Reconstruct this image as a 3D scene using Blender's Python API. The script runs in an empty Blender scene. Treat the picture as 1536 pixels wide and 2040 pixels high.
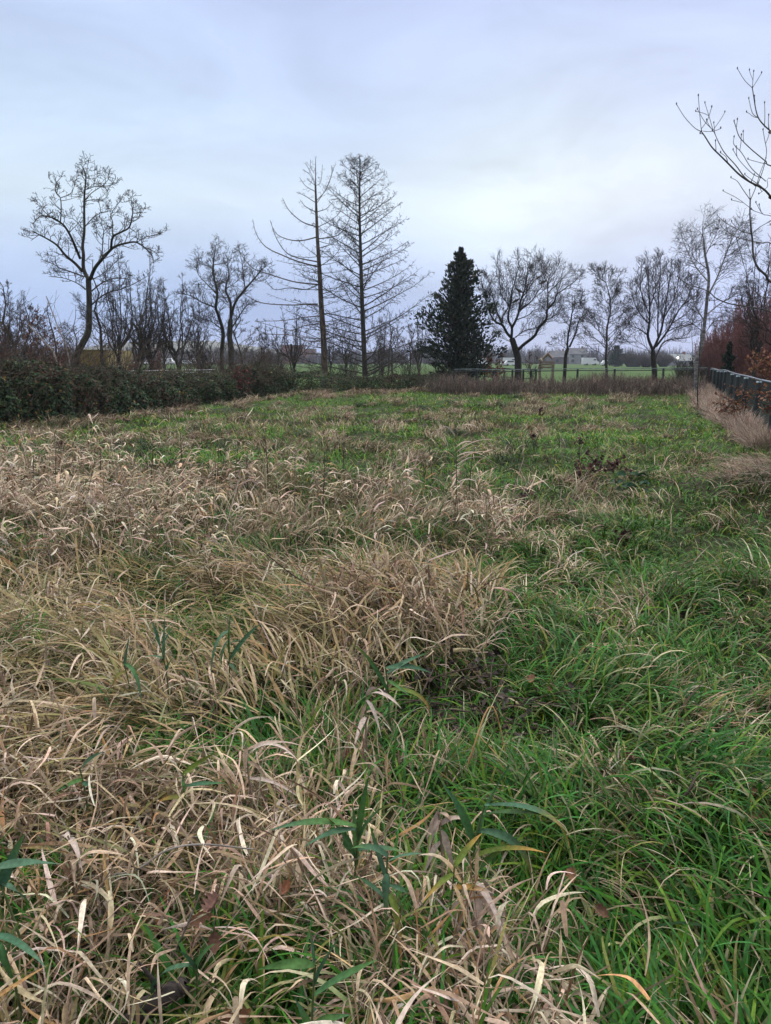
import bpy, math, random
import numpy as np
SC = bpy.context.scene
COL = SC.collection
PI = math.pi
RNG = np.random.default_rng(11)
CAMH, FPX, CX, CY, HORY = 1.6, 1500.0, 768.0, 1020.0, 718.0
PITCH = math.atan((CY-HORY)/FPX)
CP, SP = math.cos(PITCH), math.sin(PITCH)

# ------------------------------------------------------------------ sight lines of the photograph
def ray(px, py):
    u, v = (px-CX)/FPX, -(py-CY)/FPX
    return np.array((u, CP+v*SP, -SP+v*CP))
def at(px, py, D):
    """world point seen at pixel (px,py) of the 1536x2040 photograph at distance D along +Y"""
    d = ray(px, py); return np.array((0, 0, CAMH)) + d*(D/d[1])
def on_ground(px, py, z=0.0):
    d = ray(px, py); return np.array((0, 0, CAMH)) + d*((z-CAMH)/d[2])

# ------------------------------------------------------------------ noise and the lie of the land
def vnoise(x, y, seed=0):
    x = np.asarray(x, float); y = np.asarray(y, float)
    xi, yi = np.floor(x), np.floor(y); fx, fy = x-xi, y-yi
    fx = fx*fx*(3-2*fx); fy = fy*fy*(3-2*fy)
    def h(a, b):
        s = np.sin(a*127.1+b*311.7+seed*74.7)*43758.5453
        return s-np.floor(s)
    return (h(xi, yi)*(1-fx)+h(xi+1, yi)*fx)*(1-fy)+(h(xi, yi+1)*(1-fx)+h(xi+1, yi+1)*fx)*fy
def fbm(x, y, seed=0):
    return .55*vnoise(x, y, seed)+.3*vnoise(x*2.1+3, y*2.1, seed+1)+.15*vnoise(x*4.3, y*4.3+7, seed+2)
def H(x, y):
    x = np.asarray(x, float); y = np.asarray(y, float)
    d = np.hypot(x, y)
    near = np.clip(1.25-d/60, 0, 1)
    h = (.20*(fbm(x*.55+9, y*.55, 3)-.5)+.15*(vnoise(x*1.7, y*1.7, 8)-.5)+.085*(vnoise(x*3.4, y*3.4, 18)-.5))*near
    h += .16*np.exp(-((x-.15)**2/.5+(y-4.1)**2/.25))              # hump in the middle of the lodged grass
    h += .30*np.exp(-((x-4.35)**2/.5+(y-8.2)**2/1.2))             # bank at the right
    h -= .10*np.exp(-((x-.45)**2/.12+(y-3.0)**2/.12))             # hollow with dead brush
    h += .10*np.exp(-((x+1.2)**2/1.0+(y-2.3)**2/.4))
    return h
def H1(x, y): return float(H(x, y))

# ------------------------------------------------------------------ materials
def new_mat(name):
    m = bpy.data.materials.new(name); m.use_nodes = True
    return m, m.node_tree.nodes, m.node_tree.links, m.node_tree.nodes['Principled BSDF']
def mat_noise(name, c0, c1, scale=8, rough=.8, stretch=(1, 1, 1), bump=0.0, metal=0.0, spec=.3, detail=5):
    m, N, L, b = new_mat(name)
    tc = N.new('ShaderNodeTexCoord'); mp = N.new('ShaderNodeMapping'); mp.inputs['Scale'].default_value = stretch
    no = N.new('ShaderNodeTexNoise'); no.inputs['Scale'].default_value = scale; no.inputs['Detail'].default_value = detail
    cr = N.new('ShaderNodeValToRGB')
    cr.color_ramp.elements[0].position = .35; cr.color_ramp.elements[0].color = (*c0, 1)
    cr.color_ramp.elements[1].position = .65; cr.color_ramp.elements[1].color = (*c1, 1)
    L.new(tc.outputs['Object'], mp.inputs['Vector']); L.new(mp.outputs[0], no.inputs['Vector'])
    L.new(no.outputs['Fac'], cr.inputs['Fac']); L.new(cr.outputs[0], b.inputs['Base Color'])
    b.inputs['Roughness'].default_value = rough; b.inputs['Metallic'].default_value = metal
    b.inputs['Specular IOR Level'].default_value = spec
    if bump:
        bp = N.new('ShaderNodeBump'); bp.inputs['Strength'].default_value = bump; bp.inputs['Distance'].default_value = .02
        L.new(no.outputs['Fac'], bp.inputs['Height']); L.new(bp.outputs[0], b.inputs['Normal'])
    return m
def mat_leaf(name, rough=.6, spec=.3, trans=.25):
    """colour of every blade or leaf comes from its own 'Col' attribute"""
    m, N, L, b = new_mat(name)
    a = N.new('ShaderNodeAttribute'); a.attribute_name = 'Col'
    tc = N.new('ShaderNodeTexCoord'); no = N.new('ShaderNodeTexNoise'); no.inputs['Scale'].default_value = 90; no.inputs['Detail'].default_value = 3
    mr = N.new('ShaderNodeMapRange'); mr.inputs['From Min'].default_value = .3; mr.inputs['From Max'].default_value = .7
    mr.inputs['To Min'].default_value = .72; mr.inputs['To Max'].default_value = 1.22
    mx = N.new('ShaderNodeMix'); mx.data_type = 'RGBA'; mx.blend_type = 'MULTIPLY'; mx.inputs['Factor'].default_value = 1
    L.new(tc.outputs['Object'], no.inputs['Vector']); L.new(no.outputs['Fac'], mr.inputs['Value'])
    L.new(a.outputs['Color'], mx.inputs['A']); L.new(mr.outputs[0], mx.inputs['B'])
    L.new(mx.outputs['Result'], b.inputs['Base Color'])
    b.inputs['Roughness'].default_value = rough; b.inputs['Specular IOR Level'].default_value = spec
    if trans:
        t = N.new('ShaderNodeBsdfTranslucent'); ms = N.new('ShaderNodeMixShader'); ms.inputs[0].default_value = trans
        L.new(mx.outputs['Result'], t.inputs['Color']); L.new(b.outputs[0], ms.inputs[1]); L.new(t.outputs[0], ms.inputs[2])
        L.new(ms.outputs[0], N['Material Output'].inputs['Surface'])
    return m
M = {}
M['grass'] = mat_leaf('grass_blade', .5, .13, .14)
M['straw'] = mat_leaf('straw_blade', .75, .15, .12)
M['leaf'] = mat_leaf('bramble_leaf', .5, .22, .1)
M['deadleaf'] = mat_leaf('dead_leaf', .65, .3, .15)
M['needle'] = mat_leaf('needle_spray', .7, .2, .0)
M['bark'] = mat_noise('dark_bark', (.018, .016, .014), (.048, .042, .036), 6, .9, (3, 3, .7), .4)
M['bark_moss'] = mat_noise('mossy_bark', (.022, .02, .015), (.066, .062, .043), 7, .9, (3, 3, .8), .4)
M['bark_larch'] = mat_noise('dead_larch_bark', (.03, .024, .018), (.15, .112, .078), 5, .9, (2.5, 2.5, .8), .5)
M['bark_larch2'] = mat_noise('larch_bark', (.026, .024, .02), (.07, .062, .046), 5, .9, (2.5, 2.5, .8), .5)
M['twig'] = mat_noise('twig', (.03, .024, .021), (.055, .044, .038), 4, .9)
M['twig_far'] = mat_noise('far_twig', (.05, .045, .048), (.085, .075, .075), 2, .9)
M['birch'] = mat_noise('birch_bark', (.07, .062, .058), (.25, .24, .22), 5, .8, (1, 1, 4), .2)
M['twig_red'] = mat_noise('copper_twig', (.15, .062, .058), (.25, .115, .105), 3, .85)
M['twig_weed'] = mat_noise('weed_stem', (.09, .055, .05), (.17, .12, .11), 3, .9)
M['near_bark'] = mat_noise('smooth_grey_bark', (.045, .04, .036), (.10, .09, .08), 10, .8, (1, 1, .5), .3)
M['cane'] = mat_noise('bramble_cane', (.05, .035, .025), (.14, .10, .07), 5, .8)
M['pale_wood'] = mat_noise('dead_pale_wood', (.16, .14, .12), (.32, .29, .25), 6, .8, (2, 2, .5), .2)
M['stem_green'] = mat_noise('green_stem', (.05, .09, .03), (.13, .16, .06), 20, .6)
M['stem'] = mat_noise('dry_stem', (.14, .10, .07), (.30, .23, .16), 20, .8)
M['stem_dark'] = mat_noise('dark_stem', (.04, .028, .02), (.09, .065, .05), 20, .8)
M['stem_orange'] = mat_noise('orange_stem', (.30, .17, .06), (.48, .30, .13), 20, .7)
M['post'] = mat_noise('stained_post', (.010, .016, .016), (.026, .036, .034), 12, .6, (3, 3, .5), .2)
M['cap'] = mat_noise('galvanised_cap', (.20, .27, .29), (.36, .45, .48), 10, .5, metal=.3)
M['rail'] = mat_noise('galvanised_rail', (.085, .11, .13), (.17, .21, .24), 14, .55, metal=.4)
M['rail_dark'] = mat_noise('dark_rail', (.014, .02, .022), (.045, .06, .062), 8, .5)
M['rail_pale'] = mat_noise('pale_rail', (.09, .12, .125), (.17, .22, .22), 8, .6)
M['tape'] = mat_noise('white_tape', (.5, .5, .52), (.65, .65, .66), 5, .6)
M['wire'] = mat_noise('green_mesh_wire', (.012, .024, .022), (.03, .046, .042), 9, .6)
M['yellow'] = mat_noise('mustard_panel', (.17, .115, .02), (.26, .18, .035), 2.5, .6)
M['cream'] = mat_noise('pale_trim', (.50, .47, .38), (.62, .58, .48), 4, .7)
M['wood'] = mat_noise('weathered_wood', (.13, .10, .075), (.24, .19, .14), 5, .8, (1, 1, 5), .2)
M['wood_pale'] = mat_noise('cut_wood', (.5, .42, .27), (.62, .54, .38), 5, .8)
M['wood_pink'] = mat_noise('reddish_wood', (.28, .19, .17), (.38, .27, .25), 5, .8)
M['brick'] = mat_noise('brick_wall', (.16, .075, .065), (.23, .115, .10), 1.2, .9)
M['dullwall'] = mat_noise('dull_wall', (.09, .075, .08), (.14, .12, .12), .3, .9)
M['render'] = mat_noise('white_wall', (.17, .17, .18), (.25, .25, .26), .4, .8)
M['glass'] = mat_noise('dark_glass', (.03, .035, .045), (.06, .07, .08), .5, .15, spec=.6)
M['roof'] = mat_noise('grey_roof', (.06, .065, .07), (.11, .115, .12), .4, .8)
M['roof_pale'] = mat_noise('pale_roof', (.15, .17, .17), (.22, .24, .24), .4, .7)
M['paint'] = mat_noise('white_paint', (.62, .63, .65), (.72, .73, .75), .6, .35)
M['rubber'] = mat_noise('tyre', (.015, .015, .015), (.03, .03, .03), 5, .8)
M['log'] = mat_noise('rotten_log', (.02, .017, .015), (.085, .07, .06), 14, .9, (1, 3, 3), .6)

# ------------------------------------------------------------------ mesh building
def link(o, parent=None):
    COL.objects.link(o)
    if parent is not None: o.parent = parent
    return o
def build(name, V, F, mat, parent=None, C=None, smooth=True):
    """V (n,3) world or parent-local points, F list of arrays of quads / tris"""
    V = np.ascontiguousarray(V, np.float32)
    Fs = [np.asarray(f, np.int32) for f in (F if isinstance(F, (list, tuple)) else [F]) if len(f)]
    me = bpy.data.meshes.new(name)
    me.vertices.add(len(V)); me.vertices.foreach_set('co', V.ravel())
    idx = np.concatenate([f.ravel() for f in Fs]); tot = np.concatenate([np.full(len(f), f.shape[1], np.int32) for f in Fs])
    me.loops.add(len(idx)); me.loops.foreach_set('vertex_index', idx)
    me.polygons.add(len(tot)); st = np.zeros(len(tot), np.int32); st[1:] = np.cumsum(tot)[:-1]
    me.polygons.foreach_set('loop_start', st)
    me.polygons.foreach_set('use_smooth', np.full(len(tot), smooth, bool))
    if C is not None:
        a = me.color_attributes.new('Col', 'FLOAT_COLOR', 'POINT')
        c4 = np.ones((len(V), 4), np.float32); c4[:, :3] = C; a.data.foreach_set('color', c4.ravel())
    me.update(calc_edges=True); me.validate()
    me.materials.append(mat)
    return link(bpy.data.objects.new(name, me), parent)
def thing(name, label, cat, loc, group=None):
    o = bpy.data.objects.new(name, None); link(o); o.location = [float(v) for v in loc]; o.empty_display_size = .2
    tag(o, label, cat, group); return o
def tag(o, label=None, cat=None, group=None, kind=None):
    if label: o['label'] = label
    if cat: o['category'] = cat
    if group: o['group'] = group
    if kind: o['kind'] = kind
    return o
class Geo:
    """collects shapes for ONE mesh object"""
    def __init__(s): s.V, s.Q, s.T, s.C, s.n = [], [], [], [], 0
    def add(s, V, Q=None, T=None, C=None):
        V = np.asarray(V, float).reshape(-1, 3); s.V.append(V)
        if Q is not None and len(Q): s.Q.append(np.asarray(Q, int)+s.n)
        if T is not None and len(T): s.T.append(np.asarray(T, int)+s.n)
        if C is not None: s.C.append(np.broadcast_to(np.asarray(C, float), V.shape))
        s.n += len(V)
    def box(s, c, size, rz=0.0, tilt=0.0, C=None):
        v = np.array([(x, y, z) for x in (-.5, .5) for y in (-.5, .5) for z in (-.5, .5)])*np.asarray(size)
        if tilt: ct, stt = math.cos(tilt), math.sin(tilt); v = np.stack([v[:, 0]*ct+v[:, 2]*stt, v[:, 1], -v[:, 0]*stt+v[:, 2]*ct], 1)
        cr, sr = math.cos(rz), math.sin(rz)
        v = np.stack([v[:, 0]*cr-v[:, 1]*sr, v[:, 0]*sr+v[:, 1]*cr, v[:, 2]], 1)+np.asarray(c)
        s.add(v, [(0, 1, 3, 2), (4, 6, 7, 5), (0, 4, 5, 1), (2, 3, 7, 6), (0, 2, 6, 4), (1, 5, 7, 3)], C=C)
    def tubes(s, polys, sides=4, cap=False):
        groups = {}
        for pts, rad in polys: groups.setdefault(len(pts), []).append((pts, rad))
        for n, lst in groups.items():
            P = np.array([a for a, _ in lst], float); R = np.array([b for _, b in lst], float)
            T = np.gradient(P, axis=1); T /= np.linalg.norm(T, axis=2, keepdims=True)+1e-9
            md = np.abs(T.mean(axis=1)); ref = np.eye(3)[np.argmin(md, axis=1)][:, None, :]
            A = np.cross(T, ref); A /= np.linalg.norm(A, axis=2, keepdims=True)+1e-9
            B = np.cross(T, A)
            an = np.arange(sides)*2*PI/sides
            V = P[:, :, None, :]+R[:, :, None, None]*(A[:, :, None, :]*np.cos(an)[:, None]+B[:, :, None, :]*np.sin(an)[:, None])
            m = len(lst)
            i = np.arange(m)[:, None, None]*n*sides+np.arange(n-1)[None, :, None]*sides
            k = np.arange(sides)[None, None, :]; k2 = (k+1) % sides
            Q = np.stack([i+k, i+k2, i+sides+k2, i+sides+k], -1).reshape(-1, 4)
            s.add(V.reshape(-1, 3), Q)
    def ribbons(s, P, W, NRM, C0, C1, tipw=.06, prof=None):
        """P (m,n,3) centre lines; W (m) widths; NRM (m,3) rough normals"""
        P = np.asarray(P, float); m, n = P.shape[:2]
        T = np.gradient(P, axis=1); T /= np.linalg.norm(T, axis=2, keepdims=True)+1e-9
        S = np.cross(T, np.asarray(NRM, float).reshape(-1, 1, 3)); S /= np.linalg.norm(S, axis=2, keepdims=True)+1e-9
        t = np.linspace(0, 1, n)
        pr = (np.minimum(1, .35+3.2*t)*np.maximum(1-t**2.2, tipw)) if prof is None else prof
        hw = .5*np.asarray(W)[:, None, None]*pr[None, :, None]
        V = np.stack([P-S*hw, P+S*hw], 2)
        c = np.asarray(C0)[:, None, :]*(1-t[None, :, None]**1.6)+np.asarray(C1)[:, None, :]*t[None, :, None]**1.6
        c = np.repeat(c[:, :, None, :], 2, 2)
        i = np.arange(m)[:, None]*2*n+np.arange(n-1)[None, :]*2
        s.add(V.reshape(-1, 3), np.stack([i, i+1, i+3, i+2], -1).reshape(-1, 4), C=c.reshape(-1, 3))
    def build(s, name, mat, parent=None, local=None, smooth=True):
        V = np.concatenate(s.V)
        if local is not None: V = V-np.asarray(local)[None]
        F = []
        if s.Q: F.append(np.concatenate(s.Q))
        if s.T: F.append(np.concatenate(s.T))
        return build(name, V, F, mat, parent, np.concatenate(s.C) if s.C else None, smooth)

def blades(g, P, L, W, az, lean, curl, C0, C1, seg=5, twist=0.0, daz=0.0, pw=1.3, prof=None, kink=None, crease=0.0):
    """curved ribbons: lean = angle from vertical at the foot, curl = how much further it bends by the tip"""
    n = len(P); s = np.linspace(0, 1, seg+1)[None]; sm = (s[:, 1:]+s[:, :-1])*.5
    L = np.broadcast_to(L, n)[:, None]; W = np.broadcast_to(W, n)
    az = np.broadcast_to(az, n)[:, None]; daz = np.broadcast_to(daz, n)[:, None]
    bend = sm**pw
    if kink is not None:                                          # the blade folds over at one place
        q = np.clip((sm-np.asarray(kink)[:, None]+.14)/.28, 0, 1); bend = .3*sm+.7*q*q*(3-2*q)
    th = np.broadcast_to(lean, n)[:, None]+np.broadcast_to(curl, n)[:, None]*bend
    a = az+daz*sm
    d = np.stack([np.sin(th)*np.cos(a), np.sin(th)*np.sin(a), np.cos(th)], 2)*(L/seg)[:, :, None]
    C = np.zeros((n, seg+1, 3)); C[:, 1:] = np.cumsum(d, 1); C += P[:, None, :]
    T = np.gradient(C, axis=1); T /= np.linalg.norm(T, axis=2, keepdims=True)+1e-9
    aa = az+daz*s+PI/2
    S = np.stack([np.cos(aa), np.sin(aa), np.zeros_like(aa)], 2)
    S = S-T*np.sum(S*T, 2, keepdims=True); S /= np.linalg.norm(S, axis=2, keepdims=True)+1e-9
    B = np.cross(T, S)
    tw = np.broadcast_to(twist, n)[:, None]*(s-.15)
    S = S*np.cos(tw)[:, :, None]+B*np.sin(tw)[:, :, None]
    pr = (np.minimum(1, .45+2.2*s)*np.maximum(1-s**2.0, .05)) if prof is None else prof
    hw = (.5*W[:, None]*pr)[:, :, None]
    t = s[:, :, None]**1.5
    if crease:                                                    # folded along the midrib
        N_ = np.cross(S, T); V = np.stack([C-S*hw+N_*hw*crease, C, C+S*hw+N_*hw*crease], 2)
        col = C0[:, None, :]*(1-t)+C1[:, None, :]*t
        st = 1+.16*RNG.standard_normal((n, seg+1, 1)); col = np.stack([col*st, col*.88, col*(2-st)], 2)
        i = np.arange(n)[:, None]*3*(seg+1)+np.arange(seg)[None]*3
        q = np.stack([i, i+1, i+4, i+3, i+1, i+2, i+5, i+4], -1).reshape(-1, 4)
        g.add(V.reshape(-1, 3), q, C=np.clip(col, .004, .95).reshape(-1, 3)); return
    V = np.stack([C-S*hw, C+S*hw], 2)
    col = C0[:, None, :]*(1-t)+C1[:, None, :]*t
    col = np.repeat(col[:, :, None, :], 2, 2)
    i = np.arange(n)[:, None]*2*(seg+1)+np.arange(seg)[None]*2
    g.add(V.reshape(-1, 3), np.stack([i, i+1, i+3, i+2], -1).reshape(-1, 4), C=col.reshape(-1, 3))

def palette(n, cols, wts, jit=.18, rng=RNG):
    cols = np.asarray(cols); k = rng.choice(len(cols), n, p=np.asarray(wts)/np.sum(wts))
    k2 = rng.integers(0, len(cols), n); f = rng.random((n, 1))*.25
    c = cols[k]*(1-f)+cols[k2]*f
    return np.clip(c*(1+jit*rng.standard_normal((n, 1)))*(1+.06*rng.standard_normal((n, 3))), .004, .95)
def inpoly(x, y, poly):
    c = np.zeros(len(x), bool); j = len(poly)-1
    for i in range(len(poly)):
        xi, yi = poly[i]; xj, yj = poly[j]
        k = ((yi > y) != (yj > y)) & (x < (xj-xi)*(y-yi)/(yj-yi+1e-12)+xi)
        c ^= k; j = i
    return c
def sector(n, d0, d1, fall, half=38, rng=RNG):
    """n points of the ground before the camera, thinning with distance as 1/(1+(d/fall)^2)"""
    wide = lambda q: half+32*np.clip((3.2-q)/1.6, 0, 1)           # nearer ground reaches further round to the sides
    dd = np.linspace(d0, d1, 4000); w = dd*wide(dd)/half/(1+(dd/fall)**2); cdf = np.cumsum(w); cdf /= cdf[-1]
    d = np.interp(rng.random(n), cdf, dd); th = np.radians((rng.random(n)*2-1)*wide(d))
    return d*np.sin(th), d*np.cos(th), d

# ------------------------------------------------------------------ camera, light, sky
cam = bpy.data.cameras.new('camera'); co = link(bpy.data.objects.new('camera', cam))
cam.sensor_fit = 'VERTICAL'; cam.sensor_height = 24; cam.lens = 24*FPX/2040
cam.clip_start = .02; cam.clip_end = 20000
co.location = (0, 0, CAMH); co.rotation_euler = (PI/2-PITCH, 0, 0)
SC.camera = co
SUN_EL, SUN_AZ = math.radians(14), math.radians(16)          # low glow ahead and a little right
sl = bpy.data.lights.new('sun', 'SUN'); so = link(bpy.data.objects.new('sun', sl))
sl.energy = .5; sl.angle = math.radians(30); sl.color = (1, .95, .9)
from mathutils import Vector
sd = Vector((math.sin(SUN_AZ)*math.cos(SUN_EL), math.cos(SUN_AZ)*math.cos(SUN_EL), math.sin(SUN_EL)))
so.rotation_euler = sd.to_track_quat('Z', 'Y').to_euler(); so.location = (30, 100, 60)
wd = bpy.data.worlds.new('World'); SC.world = wd; wd.use_nodes = True
N, L = wd.node_tree.nodes, wd.node_tree.links
N.clear()
out = N.new('ShaderNodeOutputWorld'); bg = N.new('ShaderNodeBackground'); bg.inputs['Strength'].default_value = 1.0
sky = N.new('ShaderNodeTexSky'); sky.sky_type = 'NISHITA'; sky.sun_disc = False
sky.sun_elevation = SUN_EL; sky.sun_rotation = SUN_AZ
bgs = N.new('ShaderNodeBackground'); bgs.inputs['Strength'].default_value = .05; L.new(sky.outputs[0], bgs.inputs['Color'])
tc = N.new('ShaderNodeTexCoord'); sp = N.new('ShaderNodeSeparateXYZ'); L.new(tc.outputs['Generated'], sp.inputs[0])
cr = N.new('ShaderNodeValToRGB'); E = cr.color_ramp.elements
def s2l(r, g, b): return tuple(((c/255+.055)/1.055)**2.4 if c > 10 else c/3294 for c in (r, g, b))+(1,)
SKY = [(0.0, (160, 182, 234)), (.06, (174, 196, 243)), (.12, (199, 217, 253)), (.19, (221, 236, 255)), (.28, (207, 225, 255)), (.40, (198, 214, 254)), (.55, (214, 220, 244)), (1, (236, 230, 222))]
while len(E) < len(SKY): E.new(.5)
for e, (p, c) in zip(E, SKY): e.position = p; e.color = s2l(*c)
L.new(sp.outputs['Z'], cr.inputs['Fac'])
def math_(op, a, b=None, clamp=False):
    m = N.new('ShaderNodeMath'); m.operation = op; m.use_clamp = clamp
    for i, v in enumerate((a, b)):
        if v is None: continue
        if isinstance(v, (int, float)): m.inputs[i].default_value = v
        else: L.new(v, m.inputs[i])
    return m.outputs[0]
def vmath(op, a, b):
    m = N.new('ShaderNodeVectorMath'); m.operation = op
    L.new(a, m.inputs[0]); m.inputs[1].default_value = b
    return m.outputs['Value'] if op == 'DOT_PRODUCT' else m.outputs[0]
mp = N.new('ShaderNodeMapping'); mp.inputs['Scale'].default_value = (1.5, 1.5, 4.6); L.new(tc.outputs['Generated'], mp.inputs['Vector'])
no = N.new('ShaderNodeTexNoise'); no.inputs['Scale'].default_value = 2.1; no.inputs['Detail'].default_value = 6; no.inputs['Roughness'].default_value = .55; no.inputs['Distortion'].default_value = .5
L.new(mp.outputs[0], no.inputs['Vector'])
mrn = N.new('ShaderNodeMapRange'); mrn.inputs['From Min'].default_value = .3; mrn.inputs['From Max'].default_value = .7
mrn.inputs['To Min'].default_value = .86; mrn.inputs['To Max'].default_value = 1.12; L.new(no.outputs['Fac'], mrn.inputs['Value'])
g1 = at(1040, 410, 1)-np.array((0, 0, CAMH)); g1 /= np.linalg.norm(g1)
g2 = at(1380, 400, 1)-np.array((0, 0, CAMH)); g2 /= np.linalg.norm(g2)
g3 = at(120, 330, 1)-np.array((0, 0, CAMH)); g3 /= np.linalg.norm(g3)
glow = math_('POWER', math_('MAXIMUM', vmath('DOT_PRODUCT', tc.outputs['Generated'], tuple(g1)), 0), 90)
glow2 = math_('POWER', math_('MAXIMUM', vmath('DOT_PRODUCT', tc.outputs['Generated'], tuple(g2)), 0), 40)
glow3 = math_('POWER', math_('MAXIMUM', vmath('DOT_PRODUCT', tc.outputs['Generated'], tuple(g3)), 0), 40)
def addcol(prev, fac, colr):
    m = N.new('ShaderNodeMix'); m.data_type = 'RGBA'; m.blend_type = 'ADD'; m.clamp_factor = False
    L.new(fac, m.inputs['Factor']); L.new(prev, m.inputs['A']); m.inputs['B'].default_value = (*colr, 1); return m.outputs['Result']
c = addcol(cr.outputs[0], glow, (.13, .14, .05)); c = addcol(c, glow2, (.05, .02, .015)); c = addcol(c, glow3, (.03, .06, .04))
mm = N.new('ShaderNodeMix'); mm.data_type = 'RGBA'; mm.blend_type = 'MULTIPLY'; mm.inputs['Factor'].default_value = 1
L.new(c, mm.inputs['A']); L.new(mrn.outputs[0], mm.inputs['B'])
# dusk: the sky behind the camera is darker
back = N.new('ShaderNodeMapRange'); back.inputs['From Min'].default_value = -.7; back.inputs['From Max'].default_value = .4
back.inputs['To Min'].default_value = .6; back.inputs['To Max'].default_value = 1; L.new(sp.outputs['Y'], back.inputs['Value'])
m2 = N.new('ShaderNodeMix'); m2.data_type = 'RGBA'; m2.blend_type = 'MULTIPLY'; m2.inputs['Factor'].default_value = 1
L.new(mm.outputs['Result'], m2.inputs['A']); L.new(back.outputs[0], m2.inputs['B'])
L.new(m2.outputs['Result'], bg.inputs['Color'])
# an overcast sky is brightest overhead
zen = N.new('ShaderNodeMapRange'); zen.interpolation_type = 'SMOOTHSTEP'; zen.inputs['From Min'].default_value = .42; zen.inputs['From Max'].default_value = .95
zen.inputs['To Min'].default_value = 1; zen.inputs['To Max'].default_value = 4.7; L.new(sp.outputs['Z'], zen.inputs['Value'])
L.new(zen.outputs[0], bg.inputs['Strength'])
ms = N.new('ShaderNodeMixShader'); ms.inputs[0].default_value = .965
L.new(bgs.outputs[0], ms.inputs[1]); L.new(bg.outputs[0], ms.inputs[2]); L.new(ms.outputs[0], out.inputs['Surface'])
vs = SC.view_settings; vs.view_transform = 'Standard'; vs.look = 'None'; vs.gamma = 1; vs.exposure = 0
SC.cycles.max_bounces = 5; SC.cycles.diffuse_bounces = 1; SC.cycles.transparent_max_bounces = 4
SC.cycles.glossy_bounces = 2; SC.cycles.transmission_bounces = 3; SC.cycles.volume_bounces = 0
SC.cycles.use_denoising = True; SC.cycles.denoiser = 'OPENIMAGEDENOISE'; SC.cycles.denoising_input_passes = 'RGB_ALBEDO_NORMAL'
SC.cycles.use_adaptive_sampling = True; SC.cycles.adaptive_threshold = .015
# ================================================================== GROUND
def make_ground():
    n = 300; t = np.linspace(-1, 1, n); k = 6.6
    ax = 1400*np.sinh(k*t)/math.sinh(k)
    X, Y = np.meshgrid(ax, ax+6, indexing='ij'); Z = H(X, Y)
    V = np.stack([X, Y, Z], 2).reshape(-1, 3)
    i = np.arange(n-1)[:, None]*n+np.arange(n-1)[None]
    m, N, L, b = new_mat('meadow_ground')
    g = N.new('ShaderNodeNewGeometry')
    a = N.new('ShaderNodeTexNoise'); a.inputs['Scale'].default_value = .5; a.inputs['Detail'].default_value = 8; L.new(g.outputs['Position'], a.inputs['Vector'])
    f = N.new('ShaderNodeTexNoise'); f.inputs['Scale'].default_value = 18; f.inputs['Detail'].default_value = 6; L.new(g.outputs['Position'], f.inputs['Vector'])
    r1 = N.new('ShaderNodeValToRGB'); r1.color_ramp.elements[0].position = .38; r1.color_ramp.elements[1].position = .62
    r1.color_ramp.elements[0].color = (.020, .016, .010, 1); r1.color_ramp.elements[1].color = (.034, .046, .014, 1)
    r2 = N.new('ShaderNodeValToRGB'); r2.color_ramp.elements[0].position = .3; r2.color_ramp.elements[1].position = .7
    r2.color_ramp.elements[0].color = (.034, .075, .013, 1); r2.color_ramp.elements[1].color = (.062, .115, .02, 1)
    L.new(f.outputs['Fac'], r1.inputs['Fac']); L.new(a.outputs['Fac'], r2.inputs['Fac'])
    sp = N.new('ShaderNodeSeparateXYZ'); L.new(g.outputs['Position'], sp.inputs[0])
    mr = N.new('ShaderNodeMapRange'); mr.inputs['From Min'].default_value = 20; mr.inputs['From Max'].default_value = 45; L.new(sp.outputs['Y'], mr.inputs['Value'])
    mx = N.new('ShaderNodeMix'); mx.data_type = 'RGBA'; L.new(mr.outputs[0], mx.inputs['Factor']); L.new(r1.outputs[0], mx.inputs['A']); L.new(r2.outputs[0], mx.inputs['B'])
    L.new(mx.outputs['Result'], b.inputs['Base Color']); b.inputs['Roughness'].default_value = .95; b.inputs['Specular IOR Level'].default_value = .1
    o = build('ground', V, np.stack([i, i+n, i+n+1, i+1], -1).reshape(-1, 4), m)
    tag(o, 'flat meadow ground running out to the far green pasture', 'ground', kind='structure')
make_ground()

# ================================================================== ZONES (world metres: x right, y away)
def warp(x, y, a=.5):
    return x+a*(vnoise(x*.9, y*.9, 31)-.5)+.35*a*(vnoise(x*3, y*3, 33)-.5), y+a*(vnoise(x*.9+5, y*.9, 32)-.5)
PS = [(-12, 6.2), (-5, 5.7), (-2.2, 5.2), (-.4, 5.2), (.5, 5.3), (1.25, 5.9), (1.35, 7.0), (1.0, 8.3), (.2, 9.3), (-1.3, 10.2), (-3.6, 11.2), (-7, 12), (-12, 12)]
PM = [(-6, 2.35), (-1.2, 2.35), (-.75, 2.7), (-.62, 3.1), (-.2, 3.3), (.05, 3.6), (.35, 3.8), (.55, 4.3), (.5, 5.1), (-.4, 5.4), (-2.2, 5.4), (-6, 5.9)]
PF = [(-5, .5), (-.30, .5), (-.24, 1.5), (-.12, 2.0), (-.32, 2.45), (-1.2, 2.5), (-5, 2.45)]
def infront(x, y): return inpoly(x, y, PF) | (((x-.16)/.27)**2+((y-1.35)/.62)**2 < 1)
FA, FB = np.array((7.25, 14.2)), np.array((.3552, .9348))        # right-hand fence: a post and its direction
def fence_side(x, y): return (x-FA[0])*FB[1]-(y-FA[1])*FB[0]      # <0 on the meadow side
def zones(x, y):
    wx, wy = warp(x, y)
    S = inpoly(wx, wy, PS); Mz = inpoly(wx, wy, PM) & ~S; F = infront(wx, wy) & ~Mz
    return S, Mz, F
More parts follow.
